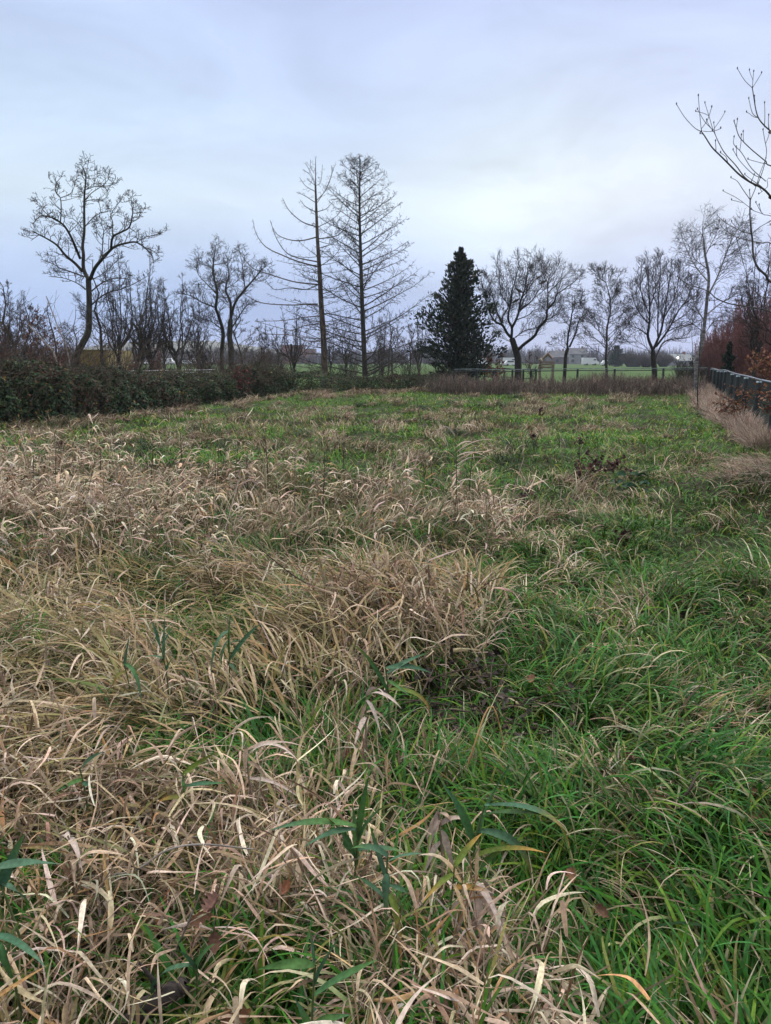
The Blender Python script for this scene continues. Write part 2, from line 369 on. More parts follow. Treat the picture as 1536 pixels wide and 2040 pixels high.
def hedge_front(x):                                               # where the brambles begin
    return np.interp(x, [-16, -9.2, -7.8, -6, -5.2, -4.0, 2.4, 3.6], [13.5, 17.6, 20, 25, 31, 37, 39.5, 38])
GREEN = [(.024, .100, .009), (.042, .145, .013), (.032, .120, .022), (.090, .165, .014), (.18, .18, .045), (.014, .060, .008)]
def tuftmask(x, y): return np.clip((.7*vnoise(x*2.2, y*2.2, 95)+.3*vnoise(x*5, y*5, 96)-.40)*4.5, 0, 1)
STRAW = [(.42, .33, .215), (.52, .42, .29), (.30, .225, .14), (.19, .13, .08), (.61, .51, .38), (.12, .08, .05)]
PINK = [(.50, .385, .255), (.62, .495, .345), (.33, .235, .15), (.15, .10, .062), (.74, .63, .47), (.44, .255, .11)]
OLIVE = [(.27, .21, .095), (.17, .155, .05), (.34, .265, .14), (.09, .125, .035), (.41, .33, .20), (.29, .165, .07)]

def green_grass():
    g = Geo()
    x, y, d = sector(9100, .75, 40, 6.0)
    S, Mz, F = zones(x, y)
    keep = RNG.random(len(x)) < np.where(S, .6, 1)*np.where(Mz | F, 1.25-.9*tuftmask(x, y), 1)*np.clip((vnoise(x*2.6, y*2.6, 41)-.22)*3.4, np.where(d > 4.5, .5, .16), 1)
    keep &= (fence_side(x, y) < .3) & (y < hedge_front(x)+.6)
    brush = ((x-.45)/.35)**2+((y-3.0)/.33)**2 < 1
    keep &= ~(brush & (RNG.random(len(x)) < .85))
    x, y, d, S, Mz, F = (a[keep] for a in (x, y, d, S, Mz, F))
    nb = 22; n = len(x)*nb
    r = .045*(1+d/6)
    lush = fbm(x*.8, y*.8, 51)
    tl = np.repeat((.09+.19*lush+.05*RNG.random(len(x)))*(.62+.85*vnoise(x*3.1, y*3.1, 52))*np.where(d > 9, .82, 1), nb)
    X = np.repeat(x, nb)+np.repeat(r, nb)*RNG.standard_normal(n); Y = np.repeat(y, nb)+np.repeat(r, nb)*RNG.standard_normal(n)
    D = np.repeat(d, nb)
    Y = np.maximum(Y, .62)
    comb = 2*PI*1.6*vnoise(x*.7, y*.7, 61)+RNG.standard_normal(len(x))*.5
    k = np.repeat(RNG.random(len(x)) < .55, nb)
    az = np.where(k, np.repeat(comb, nb)+.65*RNG.standard_normal(n), RNG.random(n)*2*PI)
    ln = np.radians(8+46*RNG.random(n)**1.2); cu = np.radians(40+105*RNG.random(n))
    W = (.0048+.0062*RNG.random(n)**1.6)*(1+D/15)
    c0 = palette(n, GREEN, [5, 5, 4, 3, 1, 3]); 
    tint = np.repeat(np.where(RNG.random((len(x), 1)) < .3, [[1.35, 1.12, .9]], [[1, 1, 1]]), nb, 0)
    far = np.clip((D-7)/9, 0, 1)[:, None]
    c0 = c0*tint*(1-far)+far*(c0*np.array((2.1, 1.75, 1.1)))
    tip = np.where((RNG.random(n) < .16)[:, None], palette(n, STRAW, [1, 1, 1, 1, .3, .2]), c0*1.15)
    P = np.stack([X, Y, H(X, Y)-.01], 1)
    L_ = tl*(.55+.75*RNG.random(n))
    nearm = D < 6
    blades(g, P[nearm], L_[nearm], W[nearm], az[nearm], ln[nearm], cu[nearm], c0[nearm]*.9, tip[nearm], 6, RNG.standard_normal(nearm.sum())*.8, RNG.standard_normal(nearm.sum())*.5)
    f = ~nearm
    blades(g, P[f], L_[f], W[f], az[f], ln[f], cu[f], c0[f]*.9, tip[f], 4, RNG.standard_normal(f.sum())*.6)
    # a sprinkling of wide blades in the foreground
    x, y, d = sector(15000, .75, 6, 2.5); S, Mz, F = zones(x, y); k = (RNG.random(len(x)) < np.where(S, .2, np.where(Mz | F, .5-.4*tuftmask(x, y), 1))); x, y = x[k], y[k]; n = len(x)
    c0 = palette(n, GREEN, [3, 5, 6, 2, 1, 2]); tip = np.where((RNG.random(n) < .2)[:, None], palette(n, STRAW, [1, 1, 1, 1, .3, .2]), c0*1.2)
    az = 2*PI*1.6*vnoise(x*.7, y*.7, 61)+RNG.standard_normal(n)*.9
    blades(g, np.stack([x, y, H(x, y)], 1), .15+.24*RNG.random(n), .008+.006*RNG.random(n), az, np.radians(12+40*RNG.random(n)), np.radians(60+85*RNG.random(n)), c0, tip, 8, RNG.standard_normal(n)*.7, RNG.standard_normal(n)*.5)
    tag(g.build('green_grass', M['grass']), 'rough green meadow grass, thick and dark at the lower right', 'grass', kind='stuff')
green_grass()

def dry_grass():
    """thin straw lying and arching among the green"""
    g = Geo()
    x, y, d = sector(5400, .75, 40, 4.8)
    S, Mz, F = zones(x, y)
    patch = np.clip((fbm(x*.5+4, y*.5, 71)-np.where(y > 9, .50, .48))*7, .03, .8)
    right = x > 1.2+.12*y
    patch = np.where(right & (y < 14), patch*.6+.03, patch)*np.where((y < 3.0) & (x > .35), .2, 1)
    keep = RNG.random(len(x)) < np.where(S, .45, np.where(Mz | F, .22+.78*tuftmask(x, y), patch))
    keep &= (fence_side(x, y) < .4) & (y < hedge_front(x)+.3)
    x, y, d, S, Mz, F = (a[keep] for a in (x, y, d, S, Mz, F))
    nb = 24; n = len(x)*nb; r = .045*(1+d/7)
    X = np.repeat(x, nb)+np.repeat(r, nb)*RNG.standard_normal(n); Y = np.maximum(np.repeat(y, nb)+np.repeat(r, nb)*RNG.standard_normal(n), .62)
    D = np.repeat(d, nb); Mr = np.repeat(Mz, nb); Sr = np.repeat(S, nb); Fr = np.repeat(F, nb)
    comb = 2*PI*1.3*vnoise(x*.9, y*.9, 81)+RNG.standard_normal(len(x))*.45
    az = np.repeat(comb, nb)+.6*RNG.standard_normal(n)
    ln = np.radians(np.where(Mr, 32+44*RNG.random(n), np.where(Fr, 20+50*RNG.random(n), 12+50*RNG.random(n))))
    cu = np.radians(25+70*RNG.random(n))
    L_ = np.where(Mr, .24+.26*RNG.random(n), np.where(Fr, .16+.24*RNG.random(n), np.where(Sr, .2+.25*RNG.random(n), .14+.18*RNG.random(n))))
    W = (.0042+.0066*RNG.random(n)**2)*(1+D/14)
    c0 = palette(n, STRAW, [4, 3, 4, 3, 1, 2])
    co_ = palette(n, OLIVE, [4, 4, 3, 3, 2, 1.5]); k = (RNG.random(n) < np.where(Mr, .75, np.where(Fr, .55, .2)))[:, None]
    c0 = np.where(k, co_, c0)
    tip = np.where((RNG.random(n) < .4)[:, None], c0*1.25, np.where(k, palette(n, OLIVE, [3, 1, 4, .5, 4, 2]), c0*.85))
    P = np.stack([X, Y, H(X, Y)+.02*RNG.random(n)], 1)
    m = D < 7
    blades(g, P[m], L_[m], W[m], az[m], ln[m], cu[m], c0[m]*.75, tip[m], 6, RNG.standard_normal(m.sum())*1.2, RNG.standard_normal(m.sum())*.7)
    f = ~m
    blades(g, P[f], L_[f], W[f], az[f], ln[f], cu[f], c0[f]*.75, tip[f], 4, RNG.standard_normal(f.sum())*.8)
    # lodged sheaves: long wide half-green blades swept flat
    x, y, d = sector(9500, 2.0, 6, 4); S, Mz, F = zones(x, y); k = (Mz | (F & (RNG.random(len(x)) < .3))) & (RNG.random(len(x)) < .25+.75*tuftmask(x, y)); x, y = x[k], y[k]; n = len(x)
    az = 2*PI*1.3*vnoise(x*.9, y*.9, 81)+.45*RNG.standard_normal(n)
    c0 = palette(n, OLIVE, [4, 4, 4, 3, 3, 2]); c1 = palette(n, OLIVE, [4, 1, 4, .5, 5, 2.5])
    blades(g, np.stack([x, y, H(x, y)+.03+.14*RNG.random(n)], 1), .2+.28*RNG.random(n), .007+.009*RNG.random(n), az, np.radians(38+42*RNG.random(n)), np.radians(25+60*RNG.random(n)), c0, c1, 7, RNG.standard_normal(n)*1.3, RNG.standard_normal(n)*.5)
    tag(g.build('dry_grass', M['straw']), 'straw coloured dead grass lying matted among the green', 'dry grass', kind='stuff')
dry_grass()

def stalk_stand(name, label, x, y, h, nl, LL, WW, wind, pal, wts, seg, lean=(4, 22), low=.3, stemw=.0035, rng=RNG):
    """dead reed grass: thin stems, each with broad leaves that curl over and hang"""
    g = Geo(); n = len(x); z = H(x, y)
    saz = rng.random(n)*2*PI; sl_ = np.radians(lean[0]+(lean[1]-lean[0])*rng.random(n))
    dirs = np.stack([np.sin(sl_)*np.cos(saz), np.sin(sl_)*np.sin(saz), np.cos(sl_)], 1)
    P0 = np.stack([x, y, z-.02], 1)
    c = palette(n, pal, wts)*.75
    d = np.hypot(x, y)
    blades(g, P0, h*1.02, stemw*(1+d/12), saz, sl_, np.radians(rng.random(n)*25), c, c, 4, rng.random(n)*3, prof=np.full(5, 1.0))
    for j in range(nl):
        f = low+(1-low)*(j+rng.random(n)*.9)/nl
        P = P0+dirs*(h*f)[:, None]
        if wind is None: az = saz+j*2.4+rng.standard_normal(n)*.6
        else: az = np.where(rng.random(n) < .72, wind+.55*rng.standard_normal(n), rng.random(n)*2*PI)
        Lf = (LL[0]+(LL[1]-LL[0])*rng.random(n))
        ln = np.radians(12+58*rng.random(n)); droop = rng.random(n) < .58; cu = np.where(droop, np.radians(105+72*rng.random(n))-ln*.9, np.radians(10+65*rng.random(n))); ln = np.where(droop, ln, ln+np.radians(15*rng.random(n))); kk = .06+.6*rng.random(n)
        c0 = palette(n, pal, wts); c1 = np.where((rng.random(n) < .3)[:, None], palette(n, pal, wts), c0*1.1)
        W = (WW[0]+(WW[1]-WW[0])*rng.random(n)**1.5)*(1+d/16)*np.where(rng.random(n) < .35, .5, 1)
        tt = np.linspace(0, 1, seg+1); pr = np.minimum(1, .5+2.0*tt)*np.maximum(1-tt**2.1, .03)
        k = rng.random(n) < .85
        blades(g, P[k], Lf[k], W[k], az[k], ln[k], cu[k], c0[k], c1[k], seg, (rng.standard_normal(n)*1.5)[k], (rng.standard_normal(n)*.9)[k], 1.0, pr, kk[k], .45)
    return tag(g.build(name, M['straw']), label, 'dry grass', kind='stuff')
def stands():
    x, y, d = sector(6000, 4.6, 12.5, 30); wx, wy = warp(x, y); k = inpoly(wx, wy, PS)
    k &= RNG.random(len(x)) < np.clip((vnoise(x*.8+2, y*.8, 91)-.18)*2.3, .12, 1)*np.where(x > -1.6, .26, 1)*(.25+.75*np.clip((vnoise(x*1.9, y*1.9, 98)-.3)*3.5, 0, 1))*np.where(((x-.85)/.35)**2+((y-6.3)/.9)**2 < 1, 3, 1)*np.where(y > 8.5, .55, 1)
    x, y = x[k], y[k]; n = len(x)
    h = (.30+.42*RNG.random(n))*(.42+1.0*vnoise(x*.95, y*.95, 92))*np.where(x > -1.2, .85, 1)
    stalk_stand('dry_reed_stand', 'pinkish dead reed grass standing knee high across the left middle', x, y, h, 6, (.12, .25), (.0095, .021), .0, PINK, [3, 3.5, 2.5, 3, 3.5, .7], 7)
    x, y, d = sector(5600, .8, 2.9, 5); wx, wy = warp(x, y, .3); k = infront(wx, wy); x, y = x[k], y[k]; n = len(x)
    k = RNG.random(n) < np.where(x > -.12, .75, .08+.92*tuftmask(x, y)); x, y = x[k], y[k]; n = len(x)
    h = .10+.30*RNG.random(n)**1.3
    stalk_stand('dry_reed_litter', 'pale curled dead reed leaves drooping over the foreground', x, y, h, 4, (.12, .27), (.006, .0145), None, PINK, [3, 3, 3, 3.5, 2.6, 1], 9, (8, 50), .25)
    # some thinner ones across the middle
    x, y, d = sector(2600, 2.2, 5.6, 5); S, Mz, F = zones(x, y); k = Mz & (RNG.random(len(x)) < tuftmask(x, y)); x, y = x[k], y[k]; n = len(x)
    stalk_stand('dry_reed_scatter', 'scattered tan reed leaves poking out of the lodged grass', x, y, .18+.22*RNG.random(n), 4, (.12, .28), (.006, .013), None, STRAW, [4, 4, 3, 2, 3, .5], 8, (10, 50), .3)
    # the arching tuft that spills forward near the middle
    n = 150; x = .02+.17*RNG.standard_normal(n); y = 4.0+.2*RNG.standard_normal(n)
    stalk_stand('arching_straw', 'orange tinted straw spilling over the hump at the centre', x, y, .18+.24*RNG.random(n), 5, (.16, .34), (.008, .016), -PI*.45, [(.40, .29, .19), (.44, .34, .24), (.37, .22, .10), (.22, .19, .08), (.30, .22, .15)], [3, 3, 2, 2, 3], 8, (15, 50), .3)
stands()

def tussocks():
    """old tussocks across the back of the meadow, dead growth along the right fence, straw on the bank"""
    g = Geo(); xs, ys, ns, kinds = [], [], [], []
    x, y, d = sector(380, 8.5, 39, 28); S, Mz, F = zones(x, y)
    k = ~S & (fence_side(x, y) < -.6) & (y < hedge_front(x)-.2)
    track = (np.abs(x-(1.6+.30*y)) < .9) & (y > 9)                # mown-looking strip before the fence
    k &= ~(track & (RNG.random(len(x)) < .8))
    x, y = x[k], y[k]
    hx = -10+12.5*RNG.random(110); x = np.concatenate([x, hx]); y = np.concatenate([y, hedge_front(hx)-.25-.9*RNG.random(110)]); m = len(x)
    nb = 90; n = m*nb
    sz = .7+.7*RNG.random(m); gr = RNG.random(m) < .25
    X = np.repeat(x, nb)+np.repeat(.12*sz, nb)*RNG.standard_normal(n); Y = np.repeat(y, nb)+np.repeat(.12*sz, nb)*RNG.standard_normal(n)
    L_ = np.repeat(.30*sz, nb)*(.6+.7*RNG.random(n)); D = np.hypot(X, Y)
    lean_az = np.repeat(RNG.standard_normal(m)*.9, nb)
    az = np.where(RNG.random(n) < .5, RNG.random(n)*2*PI, lean_az+.8*RNG.standard_normal(n))
    c0 = palette(n, STRAW, [4, 3, 4, 4, 1, 2]); c0 = np.where(np.repeat(gr, nb)[:, None], palette(n, [(.06, .10, .045), (.09, .13, .06), (.16, .17, .09), (.05, .085, .05)], [3, 3, 2, 2]), c0)
    c0 = c0*np.repeat(.75+.4*RNG.random((m, 1)), nb, 0)
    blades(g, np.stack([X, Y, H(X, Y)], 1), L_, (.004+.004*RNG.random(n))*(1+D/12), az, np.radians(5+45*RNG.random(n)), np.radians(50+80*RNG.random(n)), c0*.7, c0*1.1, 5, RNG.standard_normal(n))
    # pale drooping tufts among the green at the right
    x, y, d = sector(700, 2.6, 11, 7); k = (x > .25+.1*y) & (fence_side(x, y) < -.8) & (RNG.random(len(x)) < np.clip((vnoise(x*.9+8, y*.9, 44)-.3)*2.5, .08, 1)); x, y = x[k][:105], y[k][:105]; m = len(x); nb = 46; n = m*nb
    X = np.repeat(x, nb)+.05*RNG.standard_normal(n); Y = np.repeat(y, nb)+.05*RNG.standard_normal(n); la = np.repeat(RNG.random(m)*2*PI, nb)
    c0 = np.where((RNG.random(n) < .45)[:, None], palette(n, GREEN, [3, 3, 2, 4, 3, 2]), palette(n, STRAW, [4, 4, 2, 1, 3, .5]))
    blades(g, np.stack([X, Y, H(X, Y)], 1), np.repeat(.2+.16*RNG.random(m), nb)*(.6+.6*RNG.random(n)), (.004+.005*RNG.random(n))*(1+np.hypot(X, Y)/16), np.where(RNG.random(n) < .4, RNG.random(n)*2*PI, la+.8*RNG.standard_normal(n)), np.radians(5+40*RNG.random(n)), np.radians(70+85*RNG.random(n)), c0, c0*1.1, 6, RNG.standard_normal(n))
    tag(g.build('grass_tussocks', M['straw']), 'old straw and grey green tussocks dotting the back of the meadow', 'dry grass', kind='stuff')
    g = Geo(); n = 15000; s = 30*RNG.random(n)**1.25-1; w = -.05-1.0*RNG.random(n)**1.7*(.35+.65*np.clip(s/10, 0, 1))
    X = FA[0]+FB[0]*s+FB[1]*w; Y = FA[1]+FB[1]*s-FB[0]*w; D = np.hypot(X, Y)
    c0 = palette(n, [(.35, .265, .20), (.43, .34, .26), (.26, .18, .135), (.50, .41, .32)], [3, 3, 3, 1])
    blades(g, np.stack([X, Y, H(X, Y)], 1), .25+.4*RNG.random(n), .0035*(1+D/9), RNG.random(n)*2*PI, np.radians(5+45*RNG.random(n)), np.radians(20+60*RNG.random(n)), c0*.8, c0*1.1, 5, RNG.standard_normal(n))
    tag(g.build('fence_side_grass', M['straw']), 'fine pinkish beige dead grass along the foot of the right fence', 'dry grass', kind='stuff')
    g = Geo(); n = 5200; a = RNG.random(n)
    X = 4.85+.36*RNG.standard_normal(n); Y = 8.3+.55*RNG.standard_normal(n)
    c0 = palette(n, [(.34, .25, .19), (.42, .33, .25), (.26, .18, .13), (.50, .41, .32)], [3, 3, 3, 1])
    blades(g, np.stack([X, Y, H(X, Y)], 1), .28+.34*RNG.random(n), .005+.004*RNG.random(n), PI+.9*RNG.standard_normal(n), np.radians(25+45*RNG.random(n)), np.radians(40+60*RNG.random(n)), c0*.7, c0*1.1, 6, RNG.standard_normal(n))
    tag(g.build('bank_grass', M['straw']), 'brown dead grass hanging over the low bank at the right edge', 'dry grass', kind='stuff')
tussocks()

def dead_weeds():
    """the purple brown belt of dead weeds before the far fence"""
    g = Geo(); n = 17000
    x = 1.6+16.6*RNG.random(n); y = 32.4+5.4*RNG.random(n); fade = np.clip((x-1.6)/2.5, .15, 1)
    k = (fence_side(x, y) < -.4) & (RNG.random(n) < fade) & (RNG.random(n) < np.clip((y-33.0-3.2*vnoise(x*.7, y*.5, 5)-1.2*vnoise(x*3, y*1.5, 6))/2.4, .03, 1)); x, y = x[k], y[k]; n = len(x)
    hh = (.34+.55*RNG.random(n)**1.3)*(.6+.75*vnoise(x*.9, y*.9, 13))*np.clip(.55+(y-33.5)/3.5, .55, 1)*1.08
    c0 = palette(n, [(.125, .094, .080), (.17, .133, .11), (.09, .066, .055), (.27, .215, .16)], [4, 3, 3, 1.2])
    P = np.stack([x, y, H(x, y)], 1)
    blades(g, P, hh, .011+.008*RNG.random(n), RNG.random(n)*2*PI, np.radians(14*RNG.random(n)), np.radians(30*RNG.random(n)), c0, c0*1.1, 3, RNG.random(n)*3, prof=np.array((1, .9, .8, .5)))
    for j in range(4):
        f = .45+.5*RNG.random(n)
        Q = P+np.stack([.02*RNG.standard_normal(n), .02*RNG.standard_normal(n), hh*f*.95], 1)
        blades(g, Q, .10+.16*RNG.random(n), .010+.008*RNG.random(n), RNG.random(n)*2*PI, np.radians(20+40*RNG.random(n)), np.radians(-20+40*RNG.random(n)), c0*1.05, c0*1.15, 2, RNG.random(n)*3, prof=np.array((1, .9, .6)))
    tag(g.build('dead_weeds', M['straw']), 'belt of purplish brown dead weeds in front of the far fence', 'weeds', kind='stuff')
dead_weeds()
# ================================================================== TREES
def unit(v): return v/(np.linalg.norm(v)+1e-12)
def grow(out, p, d, Ln, r, lvl, P, rnd):
    """one twig and, recursively, its side twigs. out: list of (level, pts, radii)"""
    nseg = P['seg'][lvl]; st = Ln/nseg; pts = [p]; cx, cy, cz = p; dx, dy, dz = d
    wg, up = P['wig'][lvl], P['up'][lvl]
    bx = P.get('blow', 0.0)
    dirs = []
    for _ in range(nseg):
        dx += rnd.gauss(0, wg)+bx; dy += rnd.gauss(0, wg); dz += rnd.gauss(0, wg)+up
        q = 1/math.sqrt(dx*dx+dy*dy+dz*dz+1e-9); dx *= q; dy *= q; dz *= q
        cx += dx*st; cy += dy*st; cz += dz*st
        pts.append((cx, cy, cz)); dirs.append((dx, dy, dz))
    rm = P['rmin']
    rad = [max(r*(1-.72*i/nseg), rm) for i in range(nseg+1)]
    out.append((lvl, pts, rad))
    if lvl+1 >= P['lv']: return
    children(out, pts, rad, Ln, lvl+1, P, rnd, P['n'][lvl])
def children(out, pts, rad, Ln, lvl, P, rnd, n, s0=None):
    m = len(pts)-1; s0 = P.get('s0', .22) if s0 is None else s0
    n = int(n+rnd.random())
    for j in range(n):
        s = s0+(1-s0)*(j+rnd.random())/max(n, 1); s = min(s, .999)
        i = int(s*m); f = s*m-i
        a, b = pts[i], pts[i+1]
        p = (a[0]+(b[0]-a[0])*f, a[1]+(b[1]-a[1])*f, a[2]+(b[2]-a[2])*f)
        t = (b[0]-a[0], b[1]-a[1], b[2]-a[2]); q = 1/math.sqrt(t[0]**2+t[1]**2+t[2]**2+1e-12); t = (t[0]*q, t[1]*q, t[2]*q)
        w = (rnd.gauss(0, 1), rnd.gauss(0, 1), rnd.gauss(0, 1)); dt = w[0]*t[0]+w[1]*t[1]+w[2]*t[2]
        w = (w[0]-dt*t[0], w[1]-dt*t[1], w[2]-dt*t[2]); q = 1/math.sqrt(w[0]**2+w[1]**2+w[2]**2+1e-9)
        an = math.radians(P['ang'][lvl]*(.7+.6*rnd.random())); c_, s_ = math.cos(an), math.sin(an)
        d = (t[0]*c_+w[0]*q*s_, t[1]*c_+w[1]*q*s_, t[2]*c_+w[2]*q*s_)
        if d[2] < P.get('mindz', -.5): d = (d[0], d[1], -d[2]*.4)
        L2 = P['len'][lvl]*(.55+.75*rnd.random())*(1.22-.98*s)
        r2 = max(min(rad[i]*.62, P['rad'][lvl]), P['rmin'])
        grow(out, p, d, L2, r2, lvl, P, rnd)
def catmull(pts, per=4):
    pts = np.asarray(pts, float); n = len(pts)
    if n < 3: return np.array([pts[0]+(pts[-1]-pts[0])*t for t in np.linspace(0, 1, per+1)])
    Pn = np.vstack([2*pts[0]-pts[1], pts, 2*pts[-1]-pts[-2]]); o = []
    for i in range(n-1):
        a, b, c, d = Pn[i:i+4]
        for t in np.arange(per)/per:
            o.append(.5*((2*b)+(-a+c)*t+(2*a-5*b+4*c-d)*t*t+(-a+3*b-3*c+d)*t**3))
    o.append(pts[-1]); return np.array(o)
def TP(**k):
    d = dict(seg=(6, 5, 4, 3), wig=(.10, .16, .20, .22), up=(.04, .05, .05, .04), n=(9, 6, 4, 0), ang=(35, 42, 45, 45), len=(2.5, 1.1, .5, .22), rad=(.06, .025, .012, .007), rmin=.006, lv=4)
    d.update(k); return d
def finish(root, base, trunk_polys, out, mat_t, mat_c, sides=(7, 4, 3), split=.03):
    """two children: trunk (the thick wood) and crown (the rest)"""
    g = Geo(); g.tubes(trunk_polys, sides[0])
    thick = [(p, r) for l, p, r in out if r[0] >= split]; thin = [(p, r) for l, p, r in out if r[0] < split]
    if thick: g.tubes(thick, sides[1]+1)
    g.build('trunk', mat_t, root, local=base)
    h = Geo()
    if thin: h.tubes(thin, sides[2]); h.build('crown', mat_c, root, local=base)

def traced(name, label, D, base_px, trunk, limbs, P, seed, conv, mats=('bark', 'twig'), spread=.55, kids=1.0, rt=(.12, .05), group=None, minr=.008, cat='tree', extra=None, ls=1.0):
    """a tree whose main limbs follow the photograph; every limb also runs towards or away from the camera"""
    rnd = random.Random(seed)
    b = at(*base_px, D); b[2] = H1(b[0], b[1])
    root = thing(name, label, cat, b, group)
    done = []                                                     # (pixel, depth) of what stands already
    def to3(pl, dd): return np.array([at(x, y, q) for (x, y), q in zip(pl, dd)])
    tp = [conv(p) for p in trunk]; dd = [D]*len(tp)
    P3 = to3(tp, dd); P3[0] = (P3[0][0], P3[0][1], min(P3[0][2], b[2]-.1))
    C = catmull(P3, 4); R = np.linspace(rt[0], rt[1], len(C))*np.where(np.arange(len(C)) == 0, 1.25, 1)
    tpol = [(C, R)]; out = []
    for p, q in zip(tp, dd): done.append((p, q))
    for p0, p1 in zip(tp[:-1], tp[1:]): done.append((((p0[0]+p1[0])/2, (p0[1]+p1[1])/2), D))
    n0 = P['n'][0]
    for li, (pts, r0, r1) in enumerate(limbs):
        pl = [conv(p) for p in pts]
        j = min(range(len(done)), key=lambda k: (done[k][0][0]-pl[0][0])**2+(done[k][0][1]-pl[0][1])**2)
        d0 = done[j][1]; sl_ = rnd.uniform(-spread, spread); acc = 0; ds = [d0]
        for a, c in zip(pl[:-1], pl[1:]):
            acc += math.hypot(a[0]-c[0], a[1]-c[1])*D/FPX
            sl_ += rnd.gauss(0, .12); ds.append(ds[-1]+sl_*math.hypot(a[0]-c[0], a[1]-c[1])*D/FPX)
        for p, q in zip(pl, ds): done.append((p, q))
        q3 = to3(pl, ds)
        if pl[0][1] > base_px[1]-14: q3[0][2] = b[2]-.1
        c3 = catmull(q3, 4); rr = np.maximum(np.linspace(r0*ls, r1*min(1, ls+.15), len(c3)), minr)
        out.append((0, c3, rr))
        n = max(3, n0*acc/2.6*kids)
        children(out, [tuple(v) for v in c3], list(rr), acc, 1, P, rnd, n, .12)
    if extra: extra(out, C, R, P, rnd)
    finish(root, b, tpol, out, M[mats[0]], M[mats[1]])
    return root

def c1(p): return (p[0]/3.072, 300+p[1]/3.072)
def c2(p): return (400+p[0]/3.072, 300+p[1]/3.072)
def c3_(p): return (800+p[0]/3.413, 450+p[1]/3.413)
def c4(p): return (1100+p[0]/3.523, 100+p[1]/3.523)
def c5(p): return (1150+p[0]/3.98, 550+p[1]/3.98)
def c7(p): return (950+p[0]/7.314, 500+p[1]/7.314)

# --- the tall knotty tree at the left
KN = TP(n=(8, 4, 2.4, 0), ang=(40, 58, 55, 50), len=(1, .62, .28, .15), rad=(.06, .014, .008, .006), wig=(.1, .2, .24, .25), up=(.04, .10, .08, .05), rmin=.0055, seg=(6, 4, 3, 2))
traced('leaning_tree', 'tall bare tree with knotty crooked limbs leaning out of the bramble thicket at the left', 24, (157, 735),
  [(462, 1340), (470, 1280), (500, 1190), (540, 1110), (545, 1000), (545, 900), (540, 790)],
  [([(540, 790), (510, 720), (510, 640), (505, 580), (515, 500), (515, 400), (515, 300), (520, 230), (525, 170), (515, 120), (500, 95)], .075, .010),
   ([(525, 150), (535, 100), (545, 55)], .012, .006),
   ([(505, 740), (460, 690), (400, 640), (350, 580), (290, 540), (230, 510), (195, 490)], .06, .012), ([(240, 515), (190, 550)], .014, .008),
   ([(490, 660), (440, 540), (400, 470), (370, 440), (320, 410), (250, 400), (200, 450)], .05, .010),
   ([(370, 440), (375, 370), (370, 290), (340, 250), (345, 200), (380, 155)], .026, .007), ([(370, 290), (430, 265), (450, 230), (470, 165)], .016, .007),
   ([(310, 405), (270, 370), (240, 320)], .016, .008),
   ([(510, 770), (430, 740), (370, 720), (320, 690), (250, 665)], .03, .010), ([(525, 850), (470, 810), (390, 780), (300, 770)], .026, .009),
   ([(550, 790), (580, 720), (620, 670), (665, 620), (700, 590), (760, 570), (830, 560), (880, 590), (930, 640), (940, 690)], .07, .010), ([(880, 590), (930, 610), (965, 640)], .018, .009),
   ([(680, 600), (690, 530), (740, 500), (790, 470), (810, 400), (810, 360), (800, 280)], .045, .008), ([(690, 530), (690, 440), (680, 390), (740, 300), (755, 265)], .024, .007),
   ([(805, 440), (850, 410), (865, 350)], .015, .007), ([(840, 560), (890, 530), (940, 520), (1000, 500)], .016, .007),
   ([(625, 650), (630, 550), (635, 490), (610, 430)], .024, .008), ([(515, 310), (560, 260), (620, 220), (660, 180), (665, 150)], .018, .007),
   ([(520, 240), (580, 220), (660, 215), (725, 195)], .018, .007), ([(520, 310), (570, 300), (640, 295), (665, 265)], .014, .007), ([(570, 215), (585, 175), (605, 150)], .012, .006),
   ([(515, 470), (570, 410), (620, 380), (670, 370)], .022, .008), ([(508, 480), (450, 420), (420, 415)], .018, .008),
   ([(550, 955), (600, 910), (660, 870), (740, 850), (830, 810), (900, 770)], .035, .010), ([(560, 860), (640, 800), (720, 780), (800, 790)], .03, .009), ([(540, 800), (620, 760), (690, 700), (730, 660)], .02, .008)],
  KN, 5, c1, ('bark_moss', 'twig'), .75, 2.1, (.112, .08), ls=.85)

